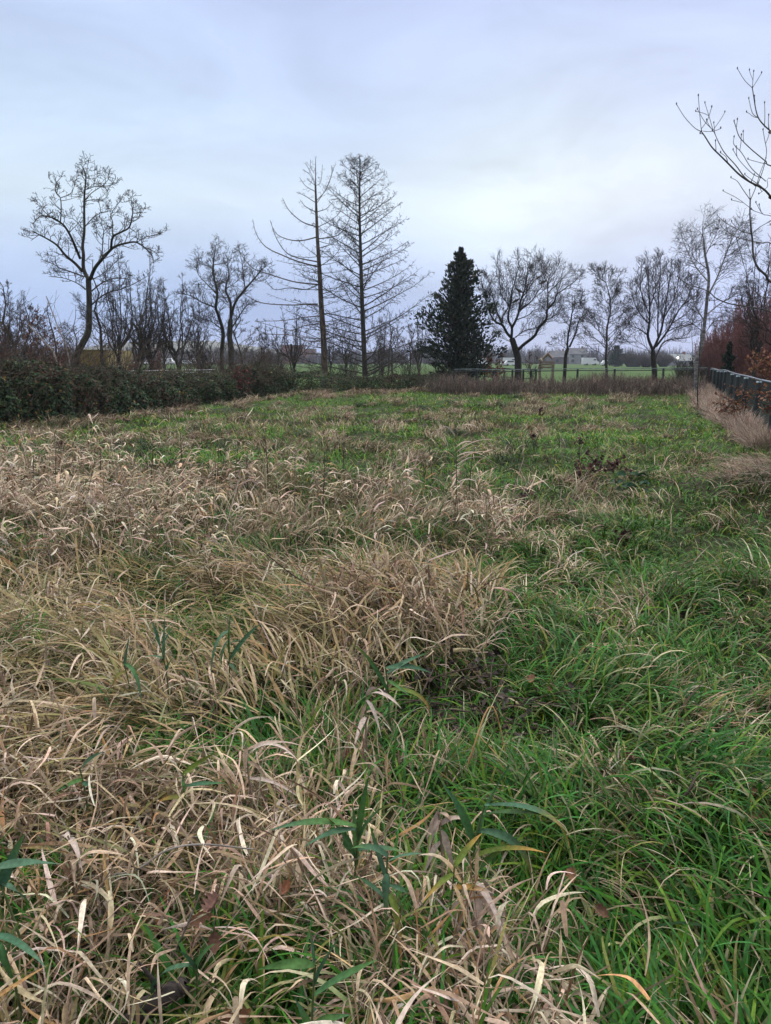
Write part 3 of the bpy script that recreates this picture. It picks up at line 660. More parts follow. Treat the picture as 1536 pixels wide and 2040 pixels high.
# --- the ivy footed tree with two stems
T2 = TP(n=(8, 5, 2.5, 0), ang=(40, 50, 50, 50), len=(1, .95, .42, .2), rad=(.06, .015, .008, .006), wig=(.1, .2, .24, .25), up=(.04, .07, .06, .05), rmin=.0055, seg=(6, 4, 3, 2))
traced('twin_stem_tree', 'bare tree with two stems and dead ivy at its foot rising from the thicket', 35, (457, 740),
  [(1412, 1330), (1415, 1250), (1405, 1130), (1412, 1030)],
  [([(1350, 1330), (1355, 1250), (1365, 1120), (1340, 1020), (1320, 960), (1330, 870), (1310, 780), (1305, 700), (1310, 640), (1325, 560)], .11, .009),
   ([(1412, 1030), (1410, 930), (1380, 850), (1400, 760), (1390, 680)], .075, .010), ([(1412, 1030), (1440, 930), (1500, 850), (1560, 780), (1600, 730), (1640, 700)], .07, .010),
   ([(1320, 960), (1240, 930), (1170, 890), (1105, 870)], .04, .010), ([(1330, 880), (1270, 820), (1215, 760), (1200, 690)], .03, .009),
   ([(1305, 720), (1250, 700), (1210, 680)], .018, .008), ([(1310, 700), (1360, 690), (1420, 660)], .02, .008), ([(1500, 850), (1490, 760), (1480, 680), (1455, 575)], .03, .008),
   ([(1365, 1100), (1300, 1050), (1240, 1030), (1180, 1040)], .03, .009), ([(1410, 1100), (1460, 1020), (1500, 960), (1540, 930)], .04, .010), ([(1560, 780), (1600, 800), (1660, 760)], .02, .008), ([(1380, 850), (1450, 800), (1480, 760)], .02, .008), ([(1390, 930), (1340, 840), (1360, 760)], .025, .008)],
  T2, 8, c1, ('bark_moss', 'twig'), .8, 3.0, (.15, .105))

# --- the two larches
LA = TP(n=(7, 3, 0, 0), ang=(40, 60, 60, 40), len=(1, .36, .18, .1), rad=(.05, .009, .006, .005), wig=(.1, .12, .2, .2), up=(.05, -.10, -.05, 0), rmin=.005, lv=3, mindz=-2, seg=(6, 3, 2, 2))
def larch_low(out, C, R, P, rnd):
    for k in range(64):
        s = .05+.68*(k+rnd.random())/64; i = int(s*(len(C)-1)); p = C[i]
        a = rnd.uniform(0, 2*PI); Lb = 4.1*(1-.55*s)*rnd.uniform(.55, 1.1); el = rnd.uniform(-.25, .15)
        pts = [tuple(p)]; d = np.array((math.cos(a), math.sin(a), el))
        for q in range(7):
            d = unit(d+np.array((rnd.gauss(0, .05), rnd.gauss(0, .05), .055))); pts.append(tuple(np.array(pts[-1])+d*Lb/7))
        rad = list(np.linspace(.022, .007, 8)); out.append((0, pts, rad)); children(out, pts, rad, Lb, 1, P, rnd, 8, .3)
Lr = lambda pts, r: (pts, r*1.25, .012)
traced('dead_larch', 'tall dead larch with pale peeling trunk and upturned limbs, left of the larch pair', 43.5, (655, 745),
  [(762, 1430), (760, 1380), (752, 1150), (738, 950), (728, 750), (715, 550), (708, 380), (702, 210)],
  [Lr([(702, 210), (703, 120), (702, 45)], .03), Lr([(715, 940), (640, 940), (560, 945), (390, 935), (300, 900), (215, 830)], .045), Lr([(722, 820), (640, 812), (560, 800), (430, 760), (320, 720), (250, 640), (225, 575)], .042),
   Lr([(712, 710), (600, 680), (500, 640), (400, 590), (340, 510), (318, 420)], .045), Lr([(712, 680), (590, 655), (520, 620), (460, 530), (425, 425)], .036), Lr([(708, 530), (620, 550), (540, 545), (470, 515), (440, 470)], .036),
   Lr([(705, 465), (620, 435), (540, 365), (500, 290)], .034), Lr([(702, 375), (640, 340), (608, 300)], .026), Lr([(698, 315), (635, 275), (585, 255)], .024), Lr([(698, 250), (640, 215), (605, 165)], .022),
   Lr([(700, 212), (670, 190), (648, 175)], .018), Lr([(700, 210), (670, 150), (625, 115)], .018), Lr([(700, 195), (660, 110), (637, 75)], .016), Lr([(695, 140), (672, 100), (672, 55)], .014),
   Lr([(705, 215), (735, 190), (745, 85)], .014), Lr([(710, 305), (760, 250), (790, 180), (820, 90)], .024), Lr([(712, 320), (770, 230), (800, 150), (800, 90)], .02), Lr([(710, 375), (770, 355), (810, 310)], .024), Lr([(712, 470), (790, 430), (850, 380), (870, 310)], .024),
   Lr([(722, 540), (790, 530), (850, 510), (900, 440), (925, 360)], .03), Lr([(728, 710), (800, 660), (845, 610), (860, 560)], .026), Lr([(735, 880), (820, 850), (900, 800), (960, 790)], .026), Lr([(720, 820), (640, 850), (540, 840), (450, 850), (395, 790)], .03),
   Lr([(740, 1060), (640, 1070), (560, 1100), (480, 1085), (340, 1045)], .03), Lr([(750, 1165), (650, 1165), (560, 1130), (400, 1120), (310, 1070)], .032), Lr([(750, 1245), (660, 1242), (600, 1225), (570, 1212)], .03),
   Lr([(745, 1080), (840, 1050), (920, 1010)], .03), Lr([(745, 1010), (640, 1020), (500, 1040), (330, 1045)], .03), Lr([(752, 1165), (850, 1120), (960, 1090)], .026), Lr([(752, 1245), (830, 1230), (900, 1260)], .022)],
  LA, 21, c2, ('bark_larch', 'bark_larch2'),   .55, 1.4, (.22, .05), ls=.85, extra=larch_low)
def conical(name, label, D, base_px, trunk, conv, seed, hw, P, n, mats, rt, low=.06, el0=(.12, .75), profile=None):
    rnd = random.Random(seed); b = at(*base_px, D); b[2] = H1(b[0], b[1])
    root = thing(name, label, 'tree', b)
    P3 = np.array([at(*conv(p), D) for p in trunk]); P3[0][2] = b[2]-.1
    C = catmull(P3, 6); R = np.linspace(rt[0], rt[1], len(C)); R[0] *= 1.2; out = []
    for k in range(n):
        s = low+(.985-low)*(k+rnd.random()*.8)/n; f = s*(len(C)-1); i = int(f); p = C[i]+(C[min(i+1, len(C)-1)]-C[i])*(f-i)
        a = k*2.39996+rnd.gauss(0, .4); Lb = hw*(profile(s) if profile else (1-s)**.75)*rnd.uniform(.75, 1.12)+.12
        el = el0[0]+(el0[1]-el0[0])*s+rnd.gauss(0, .08)
        d = unit(np.array((math.cos(a), math.sin(a), el))); pts = [tuple(p)]; m = 7
        for q in range(m):
            d = unit(d+np.array((rnd.gauss(0, .05), rnd.gauss(0, .05), .03+rnd.gauss(0, .03)))); pts.append(tuple(np.array(pts[-1])+d*Lb/m))
        r0 = .012+.019*(Lb/hw); rad = list(np.linspace(r0*1.5, .007, m+1)); out.append((0, pts, rad))
        children(out, pts, rad, Lb, 1, dict(P, len=tuple(min(v, .38*Lb+.05) for v in P['len'])), rnd, P['n'][0]*Lb/2.5+2, .15)
    finish(root, b, [(C, R)], out, M[mats[0]], M[mats[1]])
    return root
LB = TP(n=(12, 4, 0, 0), ang=(40, 42, 55, 40), len=(1, .8, .3, .1), rad=(.05, .014, .0095, .006), wig=(.1, .1, .2, .2), up=(.05, -.05, -.06, 0), rmin=.0075, lv=3, mindz=-2, seg=(6, 4, 2, 2))
conical('live_larch', 'cone shaped bare larch full of fine drooping twigs, right of the larch pair', 44.5, (727, 745), [(1008, 1420), (1005, 1350), (995, 1100), (985, 850), (978, 600), (972, 380), (974, 170), (977, 50)], c2, 4, 5.4, LB, 100, ('bark_larch2', 'twig'), (.19, .014), .09, (.16, .62), lambda s: (1-s)**.72)

# --- the oak, the forked alder and the tree beyond them
OK = TP(n=(8, 5, 3, 0), ang=(34, 36, 38, 40), len=(1, 1.25, .62, .36), rad=(.06, .016, .008, .006), wig=(.1, .13, .14, .14), up=(.04, .07, .06, .05), rmin=.006, seg=(6, 5, 4, 2))
traced('broad_oak', 'broad bare oak with thick forking limbs beside the dark conifer', 44, (1034, 735),
  [(612, 1720), (600, 1609), (580, 1500), (545, 1380), (510, 1270)],
  [([(500, 1260), (440, 1200), (370, 1080), (270, 1030), (200, 930), (150, 760), (100, 560), (60, 400)], .14, .014), ([(370, 1080), (320, 950), (280, 860), (245, 710), (200, 540), (140, 330)], .08, .012),
   ([(375, 1050), (380, 950), (460, 800), (380, 680), (340, 560), (330, 350), (290, 100)], .07, .012), ([(460, 800), (430, 600), (440, 480), (420, 350), (440, 230)], .04, .010),
   ([(505, 1260), (510, 1120), (460, 1010), (465, 880), (500, 750), (510, 600), (560, 430), (600, 250), (600, 90)], .12, .012), ([(510, 1120), (560, 1030), (600, 930), (620, 830), (650, 690), (700, 560), (720, 400), (740, 280), (800, 60)], .12, .012),
   ([(620, 860), (730, 790), (830, 690), (900, 570), (1000, 500)], .07, .012), ([(650, 690), (740, 580), (830, 440), (980, 340), (1040, 180)], .055, .010), ([(590, 1000), (740, 940), (850, 860), (1000, 820)], .05, .012), ([(615, 870), (720, 640), (735, 520), (830, 380), (850, 200)], .05, .010),
   ([(590, 1450), (700, 1350), (840, 1240), (900, 1130), (1010, 1000), (1020, 880), (1040, 840), (1140, 720), (1160, 640), (1280, 550), (1440, 430), (1530, 350)], .15, .012),
   ([(1035, 840), (1030, 740), (1035, 620), (1030, 480), (1060, 400), (1140, 310), (1200, 150)], .07, .010), ([(1035, 620), (1110, 540), (1260, 390), (1400, 260)], .05, .010), ([(1010, 1000), (1090, 970), (1140, 870), (1220, 790)], .045, .010), ([(1090, 970), (1150, 1000), (1200, 1060)], .02, .010),
   ([(560, 1260), (600, 1230), (700, 1160), (870, 1120), (980, 1030)], .06, .014), ([(530, 1330), (430, 1300), (330, 1240), (250, 1230)], .03, .010), ([(1030, 480), (960, 330), (940, 200), (960, 120)], .03, .010), ([(280, 860), (180, 800), (120, 700), (60, 560)], .03, .010)],
  OK, 14, c7, ('bark', 'twig'), .8, 2.15, (.21, .165), ls=.68)
FK = TP(n=(9, 6, 3, 0), ang=(40, 50, 55, 50), len=(1, .8, .42, .2), rad=(.06, .018, .010, .007), wig=(.1, .18, .2, .2), up=(.04, .05, .05, .05), rmin=.006, seg=(6, 4, 3, 2))
traced('forked_alder', 'slim tree forked low into two bare stems with clotted twig ends', 43, (1126, 735),
  [(1280, 1720), (1290, 1600), (1300, 1500), (1325, 1420)],
  [([(1325, 1420), (1320, 1330), (1345, 1150), (1375, 1000), (1385, 910), (1420, 840), (1480, 800), (1540, 720)], .095, .012), ([(1420, 840), (1425, 720), (1430, 600)], .045, .010), ([(1350, 1400), (1400, 1290), (1440, 1200), (1465, 1080), (1490, 1010), (1540, 950), (1600, 920)], .085, .012),
   ([(1310, 1380), (1280, 1300), (1270, 1240)], .03, .010), ([(1310, 1440), (1240, 1380), (1160, 1330), (1080, 1320)], .03, .009), ([(1345, 1090), (1290, 1030), (1240, 960), (1240, 860)], .03, .009), ([(1360, 1070), (1420, 1060), (1450, 1075)], .02, .009), ([(1440, 840), (1380, 760), (1340, 720)], .02, .009), ([(1500, 780), (1520, 680), (1500, 600)], .03, .009), ([(1480, 1060), (1560, 1020), (1620, 1040)], .02, .009)],
  FK, 19, c7, ('bark', 'twig'), .6, 2.1, (.105, .085), ls=.7)
def poly_tree(name, label, D, bpx, bpy, top, hw, seed, style='fan', P=None, mats=('bark', 'twig'), rt=.14, nl=9, fork=(.22, .7), group=None, lean=0.0, leaves=None, lv=4, dens=1.0):
    """a bare tree fitted to the height and width it has in the photograph"""
    rnd = random.Random(seed); b = at(bpx, bpy, D); b[2] = H1(b[0], b[1]); sc = 1.02*D/FPX
    Ht = CAMH+(HORY-top)*sc; Hw = hw*sc; root = thing(name, label, 'tree', b, group); rt *= .72
    q = min(1.3, max(.45, Ht/8))
    P = P or TP(lv=lv, n=(7, 4*dens, 2.4, 0), ang=(30, 34, 37, 40), len=(1, .32*Hw+.3*q, .48*q, .25*q), rad=(.05*q, .016*q, .008, .006), wig=(.09, .12, .14, .15), up=(.04, .07, .07, .06), rmin=max(.005, .00014*D), seg=(6, 4, 3, 2))
    tt = Ht*(.93 if style == 'lead' else .5); C = [b+np.array((0, 0, -.15))]; dx, dy = lean, 0.0
    for k in range(1, 9):
        dx += rnd.gauss(0, .05); dy += rnd.gauss(0, .05); C.append(b+np.array((dx*tt*k/8, dy*tt*k/8*.5, tt*k/8)))
    C = np.array(C); R = np.linspace(rt, rt*(.12 if style == 'lead' else .45), 9); R[0] *= 1.3; out = []
    for k in range(nl):
        f = fork[0]+(fork[1]-fork[0])*(k+rnd.random()*.7)/nl
        if style == 'fan': f = fork[0]+(fork[1]-fork[0])*(k/nl)**.8
        i = min(int(f*8), 7); p = C[i]+(C[i+1]-C[i])*(f*8-i); a = k*2.4+rnd.gauss(0, .5); z0 = p[2]-b[2]
        if style == 'lead': rr = Hw*(.6+.5*rnd.random())*min(1, 1.6*(1-f)+.2); e = np.array((p[0]+rr*math.cos(a), p[1]+rr*math.sin(a), b[2]+min(Ht, z0+rr*(.45+.8*rnd.random()))))
        else:
            w = math.sqrt((k+.5)/nl) if style == 'fan' else .5+.5*rnd.random(); w = min(1, w*(.85+.3*rnd.random()))
            zz = Ht*(.97-.42*w**2.2)*(.93+.09*rnd.random()); e = np.array((b[0]+lean*Ht+Hw*w*math.cos(a), b[1]+Hw*w*math.sin(a), b[2]+max(zz, z0+.4)))
        ctl = p+np.array(((e[0]-p[0])*.62, (e[1]-p[1])*.62, (e[2]-p[2])*.34)) if style != 'lead' else p+(e-p)*.5+np.array((0, 0, -.06*Ht*.3))
        ln = np.linalg.norm(e-p); pts = []
        for t in np.linspace(0, 1, 9):
            v = p*(1-t)**2+2*ctl*t*(1-t)+e*t*t+np.array([rnd.gauss(0, .018*ln)*math.sin(PI*t) for _ in range(3)]); pts.append(tuple(v))
        r0 = R[i]*(.5 if style != 'lead' else .33); rad = list(np.maximum(np.linspace(r0, .012*q, 9), P['rmin'])); out.append((0, pts, rad))
        children(out, pts, rad, ln, 1, P, rnd, (3.5+2.0*ln)*dens, .18)
    finish(root, b, [(C, R)], out, M[mats[0]], M[mats[1]], split=.04)
    if leaves:
        n, cols, size, zlo, zhi = leaves
        tips = [p for l, pp, r in out if l >= 1 for p in pp[1:] if zlo < p[2]-b[2] < zhi]
        leafcloud(root, b, [tips[rnd.randrange(len(tips))] for _ in range(n)], cols, size, 'leaves', seed)
    return root
def leafcloud(parent, local, pts, cols, size, name, seed, mat='deadleaf', jit=.05, wts=None):
    """small folded leaves on given points"""
    rg = np.random.default_rng(seed); P = np.asarray(pts, float); n = len(P)
    P = P+rg.standard_normal((n, 3))*jit
    a = rg.standard_normal((n, 3)); a /= np.linalg.norm(a, axis=1, keepdims=True); b_ = rg.standard_normal((n, 3)); b_ = np.cross(a, b_); b_ /= np.linalg.norm(b_, axis=1, keepdims=True)
    c = np.cross(a, b_); s = size*(.6+.8*rg.random((n, 1)))
    V = np.stack([P-a*s*.5, P+b_*s*.32+c*s*.10, P+a*s*.55-c*s*.08, P-b_*s*.32+c*s*.10], 1)
    col = np.repeat(palette(n, cols, wts or [1]*len(cols), .22, rg)[:, None], 4, 1)
    g = Geo(); i = np.arange(n)[:, None]*4; g.add(V.reshape(-1, 3), np.concatenate([i, i+1, i+2, i+3], 1), C=col.reshape(-1, 3))
    return g.build(name, M[mat], parent, local=local, smooth=False)
RED = [(.10, .028, .022), (.15, .045, .03), (.07, .022, .02), (.19, .075, .04)]
BROWN = [(.16, .065, .032), (.23, .10, .045), (.10, .04, .024), (.30, .15, .07)]

poly_tree('upright_tree', 'bare tree with slender straight trunk and fan of thin upswept branches behind the rail fence', 46, 1208, 738, 528, 62, 31, 'lead', rt=.13, nl=40, fork=(.24, .97), dens=1.1)
UP = TP(n=(8, 4.5, 3, 0), ang=(26, 30, 34, 40), len=(1, 1.35, .68, .36), rad=(.06, .016, .008, .006), wig=(.08, .10, .12, .14), up=(.05, .09, .08, .06), rmin=.006, seg=(6, 5, 3, 2))
traced('dense_ash', 'large bare tree with stout short trunk and dense rising branches near the fence corner', 40, (1302, 740),
  [(612, 840), (612, 760), (605, 680), (600, 590)],
  [([(600, 590), (560, 480), (570, 380), (575, 300), (570, 150), (565, 0), (560, -110)], .11, .010), ([(605, 580), (660, 450), (685, 340), (700, 250), (730, 50), (760, -80)], .10, .010), ([(625, 560), (720, 430), (800, 280), (880, 170), (910, 60)], .08, .010),
   ([(620, 650), (680, 530), (760, 500), (860, 490), (910, 465)], .07, .010), ([(560, 470), (500, 425), (440, 400), (400, 370)], .05, .010), ([(570, 380), (500, 300), (450, 200), (440, 100)], .05, .010), ([(570, 300), (520, 180), (500, 60), (510, -60)], .045, .010),
   ([(640, 480), (640, 300), (650, 120), (660, -40), (650, -120)], .06, .010), ([(690, 330), (760, 200), (800, 60), (810, -60)], .05, .010), ([(760, 370), (860, 300), (930, 220)], .04, .010), ([(575, 250), (620, 100), (620, -90)], .04, .010), ([(700, 450), (800, 400), (900, 380), (940, 330)], .04, .010), ([(600, 640), (540, 560), (470, 520), (400, 540)], .03, .010), ([(500, 425), (430, 460), (380, 520)], .02, .010)],
  UP, 33, c5, ('bark', 'twig'), .7, 2.0, (.155, .125), ls=.75)
BI = TP(n=(8, 5, 3, 0), ang=(35, 40, 45, 45), len=(1, 1.0, .6, .32), rad=(.05, .014, .007, .005), wig=(.08, .10, .12, .14), up=(.04, .02, .0, -.02), blow=.06, rmin=.0045, seg=(6, 5, 4, 3), mindz=-1)
traced('pale_birch', 'pale barked birch with wind blown hanging twigs, tallest tree beside the copper bushes', 32, (1388, 745),
  [(1385, 800), (1388, 725), (1397, 690), (1404, 640), (1409, 590), (1412, 550), (1405, 510), (1402, 480)],
  [([(1402, 480), (1400, 455), (1415, 432)], .022, .007), ([(1410, 590), (1430, 550), (1445, 510), (1462, 470), (1482, 440)], .04, .007), ([(1410, 560), (1385, 530), (1365, 490), (1352, 455)], .03, .007), ([(1405, 510), (1420, 480), (1440, 450)], .022, .007), ([(1404, 640), (1385, 610), (1375, 580), (1360, 560)], .03, .007),
   ([(1404, 630), (1435, 605), (1460, 590), (1490, 560)], .03, .007), ([(1400, 660), (1370, 640), (1350, 645)], .02, .007), ([(1445, 510), (1470, 500), (1495, 470)], .02, .007), ([(1408, 535), (1380, 510), (1380, 470)], .02, .007), ([(1400, 670), (1425, 640), (1450, 640)], .02, .007)],
  BI, 37, lambda p: p, ('birch', 'twig'), .8, 3.2, (.095, .04))

# --- trees standing behind the thicket, one by one
TRS = [
 ('wide headed bare tree rising behind the knotty tree on its right', 37, 236, 738, 505, 50, 'fan', .15),
 ('fine twigged bare tree between the round headed tree and the V forked tree', 46, 328, 738, 560, 34, 'fan', .11),
 ('fine twigged bare tree right of the V forked tree', 45, 394, 738, 565, 34, 'fan', .10),
 ('tall thin bare tree at the left edge behind the scrub', 40, 18, 735, 552, 46, 'fan', .12),
 ('bare tree rising above the copper bushes near the right edge', 31, 1498, 740, 480, 50, 'fan', .13),
 ('tall bare tree above the copper bushes at the right edge of the picture', 27, 1545, 740, 440, 60, 'fan', .14),
 ('thin many stemmed bare tree between the left edge and the leaning whippy tree', 33, 45, 735, 580, 40, 'lead', .09),
 ('straight thin bare tree close left of the knotty tree crown', 36, 138, 735, 610, 30, 'lead', .08),
 ('thin bare tree at the left edge behind the slender one', 38, -8, 735, 600, 44, 'fan', .10),
 ('slender bare tree at the far left edge of the picture with a grey twiggy head', 28, 8, 735, 590, 50, 'fan', .09),
 ('bare tree at the left edge leaning left with long whippy shoots', 26, 62, 725, 540, 60, 'lead', .10),
 ('thin bare tree between the leaning whippy tree and the knotty tree', 34, 112, 735, 600, 42, 'lead', .10),
 ('bare tree just right of the mustard panel with straight grey trunk', 38, 213, 735, 520, 45, 'lead', .15),
 ('bare tree with close pair of slanting stems behind the thicket', 40, 262, 740, 515, 50, 'fan', .17),
 ('small crooked bare tree between the slanting stems and the round headed tree', 44, 276, 740, 575, 30, 'fan', .10),
 ('round headed bare tree with dark trunk left of the gap in the thicket', 41, 299, 738, 560, 42, 'fan', .17),
 ('shapely bare tree with V fork standing at the green gap', 42, 358, 740, 552, 52, 'fan', .17),
 ('slim bare tree close on the right of the twin stemmed ivy tree', 40, 485, 738, 590, 32, 'lead', .10),
 ('low branched tree with curved dark stem in front of the brick building', 46, 583, 733, 612, 40, 'fan', .17),
 ('thin leaning tree left of the brick building', 50, 552, 735, 640, 25, 'lead', .09),
 ('thin bare tree seen between the two larch trunks', 52, 690, 735, 615, 34, 'fan', .12),
 ('small bare tree close left of the live larch trunk', 55, 660, 735, 640, 24, 'fan', .09),
 ('bare tree just right of the live larch, first of the trio behind it', 55, 764, 735, 615, 30, 'fan', .11),
 ('bare tree right of the live larch, middle of the trio behind it', 56, 781, 735, 610, 28, 'lead', .11),
 ('leaning bare tree right of the live larch, third of the trio behind it', 58, 772, 735, 640, 22, 'lead', .08),
 ('thin bare tree left of the dark conifer', 58, 816, 735, 620, 24, 'lead', .10),
 ('straight bare tree close beside the left flank of the dark conifer', 56, 838, 735, 615, 26, 'fan', .13),
 ('small low bare tree between the knotty tree and the left edge', 30, 32, 735, 625, 40, 'fan', .07),
 ('slight bare tree rising out of the thicket at the middle left', 37, 398, 738, 645, 28, 'fan', .07),
 ('slight bare tree between the ivy tree and the dead larch', 45, 525, 738, 640, 26, 'fan', .08),
]
for i, (lab, D, x, y, top, hw, st, r) in enumerate(TRS):
    poly_tree('bare_tree', lab, D, x, y, top-6, hw*1.22, 100+i, st, rt=r, nl=15 if st == 'lead' else 10, lv=4, group='bare trees behind the thicket' if x < 900 else 'bare trees behind the copper bushes', lean=(-.25 if 'leaning left' in lab else .12 if 'slanting' in lab else 0), dens=(.95 if st == 'lead' else 1.15) if D < 50 else .8, mats=('bark_moss' if i % 3 else 'bark', 'twig'))
# russet leaved saplings among them
for i, (lab, D, x, top, hw, n) in enumerate([
    ('young oak still holding red brown leaves at the left edge', 27, 14, 645, 28, 420), ('russet leaved sapling between the left edge and the knotty tree', 30, 78, 600, 34, 520),
    ('russet leaved sapling close left of the knotty tree foot', 31, 118, 660, 26, 480), ('low red leaved shrub right of the mustard panel', 38, 268, 712, 16, 320),
    ('red leaved sapling beside the round headed tree', 38, 316, 690, 13, 260), ('red leaved shrub on top of the thicket by the ivy tree', 31, 482, 715, 20, 240),
    ('copper leaved beech shrub at the foot of the broad oak', 41, 988, 700, 36, 700), ('sparse red leaved sapling right of the oak trunk', 45, 1062, 690, 22, 120)]):
    poly_tree('leafy_sapling', lab, D, x, 740, top, hw, 200+i, 'fan', rt=.035, nl=8, lv=3, fork=(.1, .8), leaves=(n, RED if i != 6 else BROWN, .10, .35, 5), group='saplings with dead leaves')

# --- the dark conifer
def conifer(name, label, D, bpx, bpy, top, hw, seed, cols, n_b=150, spr=150, trunk_r=.16, shape=.7, low=.10, size=.17, dropleft=1.0):
    rnd = random.Random(seed); rg = np.random.default_rng(seed); b = at(bpx, bpy, D); b[2] = H1(b[0], b[1]); sc = 1.02*D/FPX
    Ht = CAMH+(HORY-top)*sc; Hw = hw*sc; root = thing(name, label, 'tree', b)
    C = np.array([b+np.array((rnd.gauss(0, .02), 0, Ht*k/8-.1)) for k in range(9)]); g = Geo(); g.tubes([(C, np.linspace(trunk_r, .015, 9))], 7)
    br, pts, dr = [], [], []
    for k in range(n_b):
        s = low+(1-low)*((k+rnd.random())/n_b)**.95; z = Ht*s; a = k*2.39996+rnd.gauss(0, .3)
        R_ = Hw*(float(np.interp(1-s, (0, .05, .14, .24, .39, .52, .64, .74, .89, 1), (.01, .11, .26, .44, .63, .85, .93, 1, .9, .7))) if shape > .75 else (1-s)**shape)*(.45+.75*rnd.random()+.22*math.sin(k*.37))+.02
        el = .15+.5*s+rnd.gauss(0, .10); d = unit(np.array((math.cos(a), math.sin(a), el))); p = b+np.array((0, 0, z)); pl = [tuple(p)]
        for q in range(6): d = unit(d+np.array((rnd.gauss(0, .07), rnd.gauss(0, .07), .05))); p = p+d*R_/6; pl.append(tuple(p))
        br.append((pl, list(np.linspace(.012+.02*R_/max(Hw, .1), .006, 7))))
        A = np.array(pl); m = int(spr*(.25+R_/Hw)); t = rg.random(m)**.6*5.99; i = t.astype(int); f = (t-i)[:, None]
        w = .02+.18*R_*np.sin(np.clip(t/6, 0, 1)*PI*.85+.25)[:, None]
        Q = A[i]*(1-f)+A[i+1]*f+rg.standard_normal((m, 3))*w*np.array((1, 1, .55)); pts.append(Q)
        dd = (A[i+1]-A[i]); dd /= np.linalg.norm(dd, axis=1, keepdims=True); dr.append(dd+rg.standard_normal((m, 3))*.55+np.array((0, 0, .25)))
    g.tubes(br, 4); g.build('trunk', M['bark'], root, local=b)
    P = np.concatenate(pts); T = np.concatenate(dr); T /= np.linalg.norm(T, axis=1, keepdims=True); n = len(P)
    S = np.cross(T, rg.standard_normal((n, 3))); S /= np.linalg.norm(S, axis=1, keepdims=True); ln = (size*(.6+.8*rg.random(n)))[:, None]
    V = np.stack([P-T*ln*.4, P+S*ln*.22, P+T*ln*.6, P-S*ln*.22], 1); col = np.repeat(palette(n, cols, [1]*len(cols), .25, rg)[:, None], 4, 1)
    h = Geo(); i = np.arange(n)[:, None]*4; h.add(V.reshape(-1, 3), np.concatenate([i, i+1, i+2, i+3], 1), C=col.reshape(-1, 3))
    h.build('crown', M['needle'], root, local=b, smooth=False)
    return root
CONE = [(.016, .032, .018), (.024, .045, .026), (.012, .022, .015), (.038, .058, .03), (.05, .048, .03)]
conifer('dark_conifer', 'dark green dense conifer of ragged cone shape standing between the larches and the oak', 41, 914, 740, 514, 78, 3, CONE, 170, 105, .17, .80, .05, .20)
conifer('young_spruce', 'small dark young spruce behind the right fence beside the copper bushes', 35, 1449, 745, 683, 17, 6, [(.02, .04, .022), (.03, .055, .03), (.014, .026, .016)], 60, 60, .04, .8, .03, .12)

# --- copper twiggy bushes behind the right fence
def twiggy(label, D, px, top, hw, seed, n=520, col='twig_red'):
    rnd = random.Random(seed); b = at(px, 735, D); b[2] = H1(b[0], b[1]); sc = 1.02*D/FPX; Ht = CAMH+(HORY-top)*sc; Hw = hw*sc
    root = thing('copper_shrub', label, 'shrub', b, 'copper twiggy shrubs behind the right fence')
    P = TP(lv=3, n=(7, 3, 0, 0), seg=(6, 3, 2, 2), wig=(.05, .10, .15, .2), up=(.05, .10, .08, 0), ang=(20, 24, 30, 30), len=(1, .55, .25, .1), rad=(.02, .010, .007, .006), rmin=.0065, s0=.3)
    out = []
    for k in range(int(n*.32)):
        a = rnd.uniform(0, 2*PI); w = math.sqrt(rnd.random()); r = Hw*w; p = (b[0]+r*.45*math.cos(a), b[1]+r*.45*math.sin(a), b[2])
        grow(out, p, tuple(unit(np.array((.32*w*math.cos(a), .32*w*math.sin(a), 1)))), Ht*(1-.28*w**2)*rnd.uniform(.72, 1.0), .016, 0, P, rnd)
    thick = [(p, r) for l, p, r in out if l == 0]; thin = [(p, r) for l, p, r in out if l > 0]
    g = Geo(); g.tubes(thick, 4); g.build('stems', M['twig_red'], root, local=b); g = Geo(); g.tubes(thin, 3); g.build('crown', M[col], root, local=b)
for i, (lab, D, px, top, hw) in enumerate([
    ('furthest and lowest copper twigged bush at the end of the right fence', 50, 1412, 655, 20), ('copper twigged bush next to the furthest one along the fence', 46, 1438, 625, 26), ('copper twigged bush behind the young spruce', 42, 1466, 600, 30),
    ('tall reddish twigged bush right of the young spruce', 38, 1496, 575, 34), ('tall reddish twigged bush against the right edge of the picture', 34, 1530, 555, 40), ('reddish twigged bush partly outside the right edge', 28, 1570, 560, 44)]):
    twiggy(lab, D, px, top, hw, 300+i)

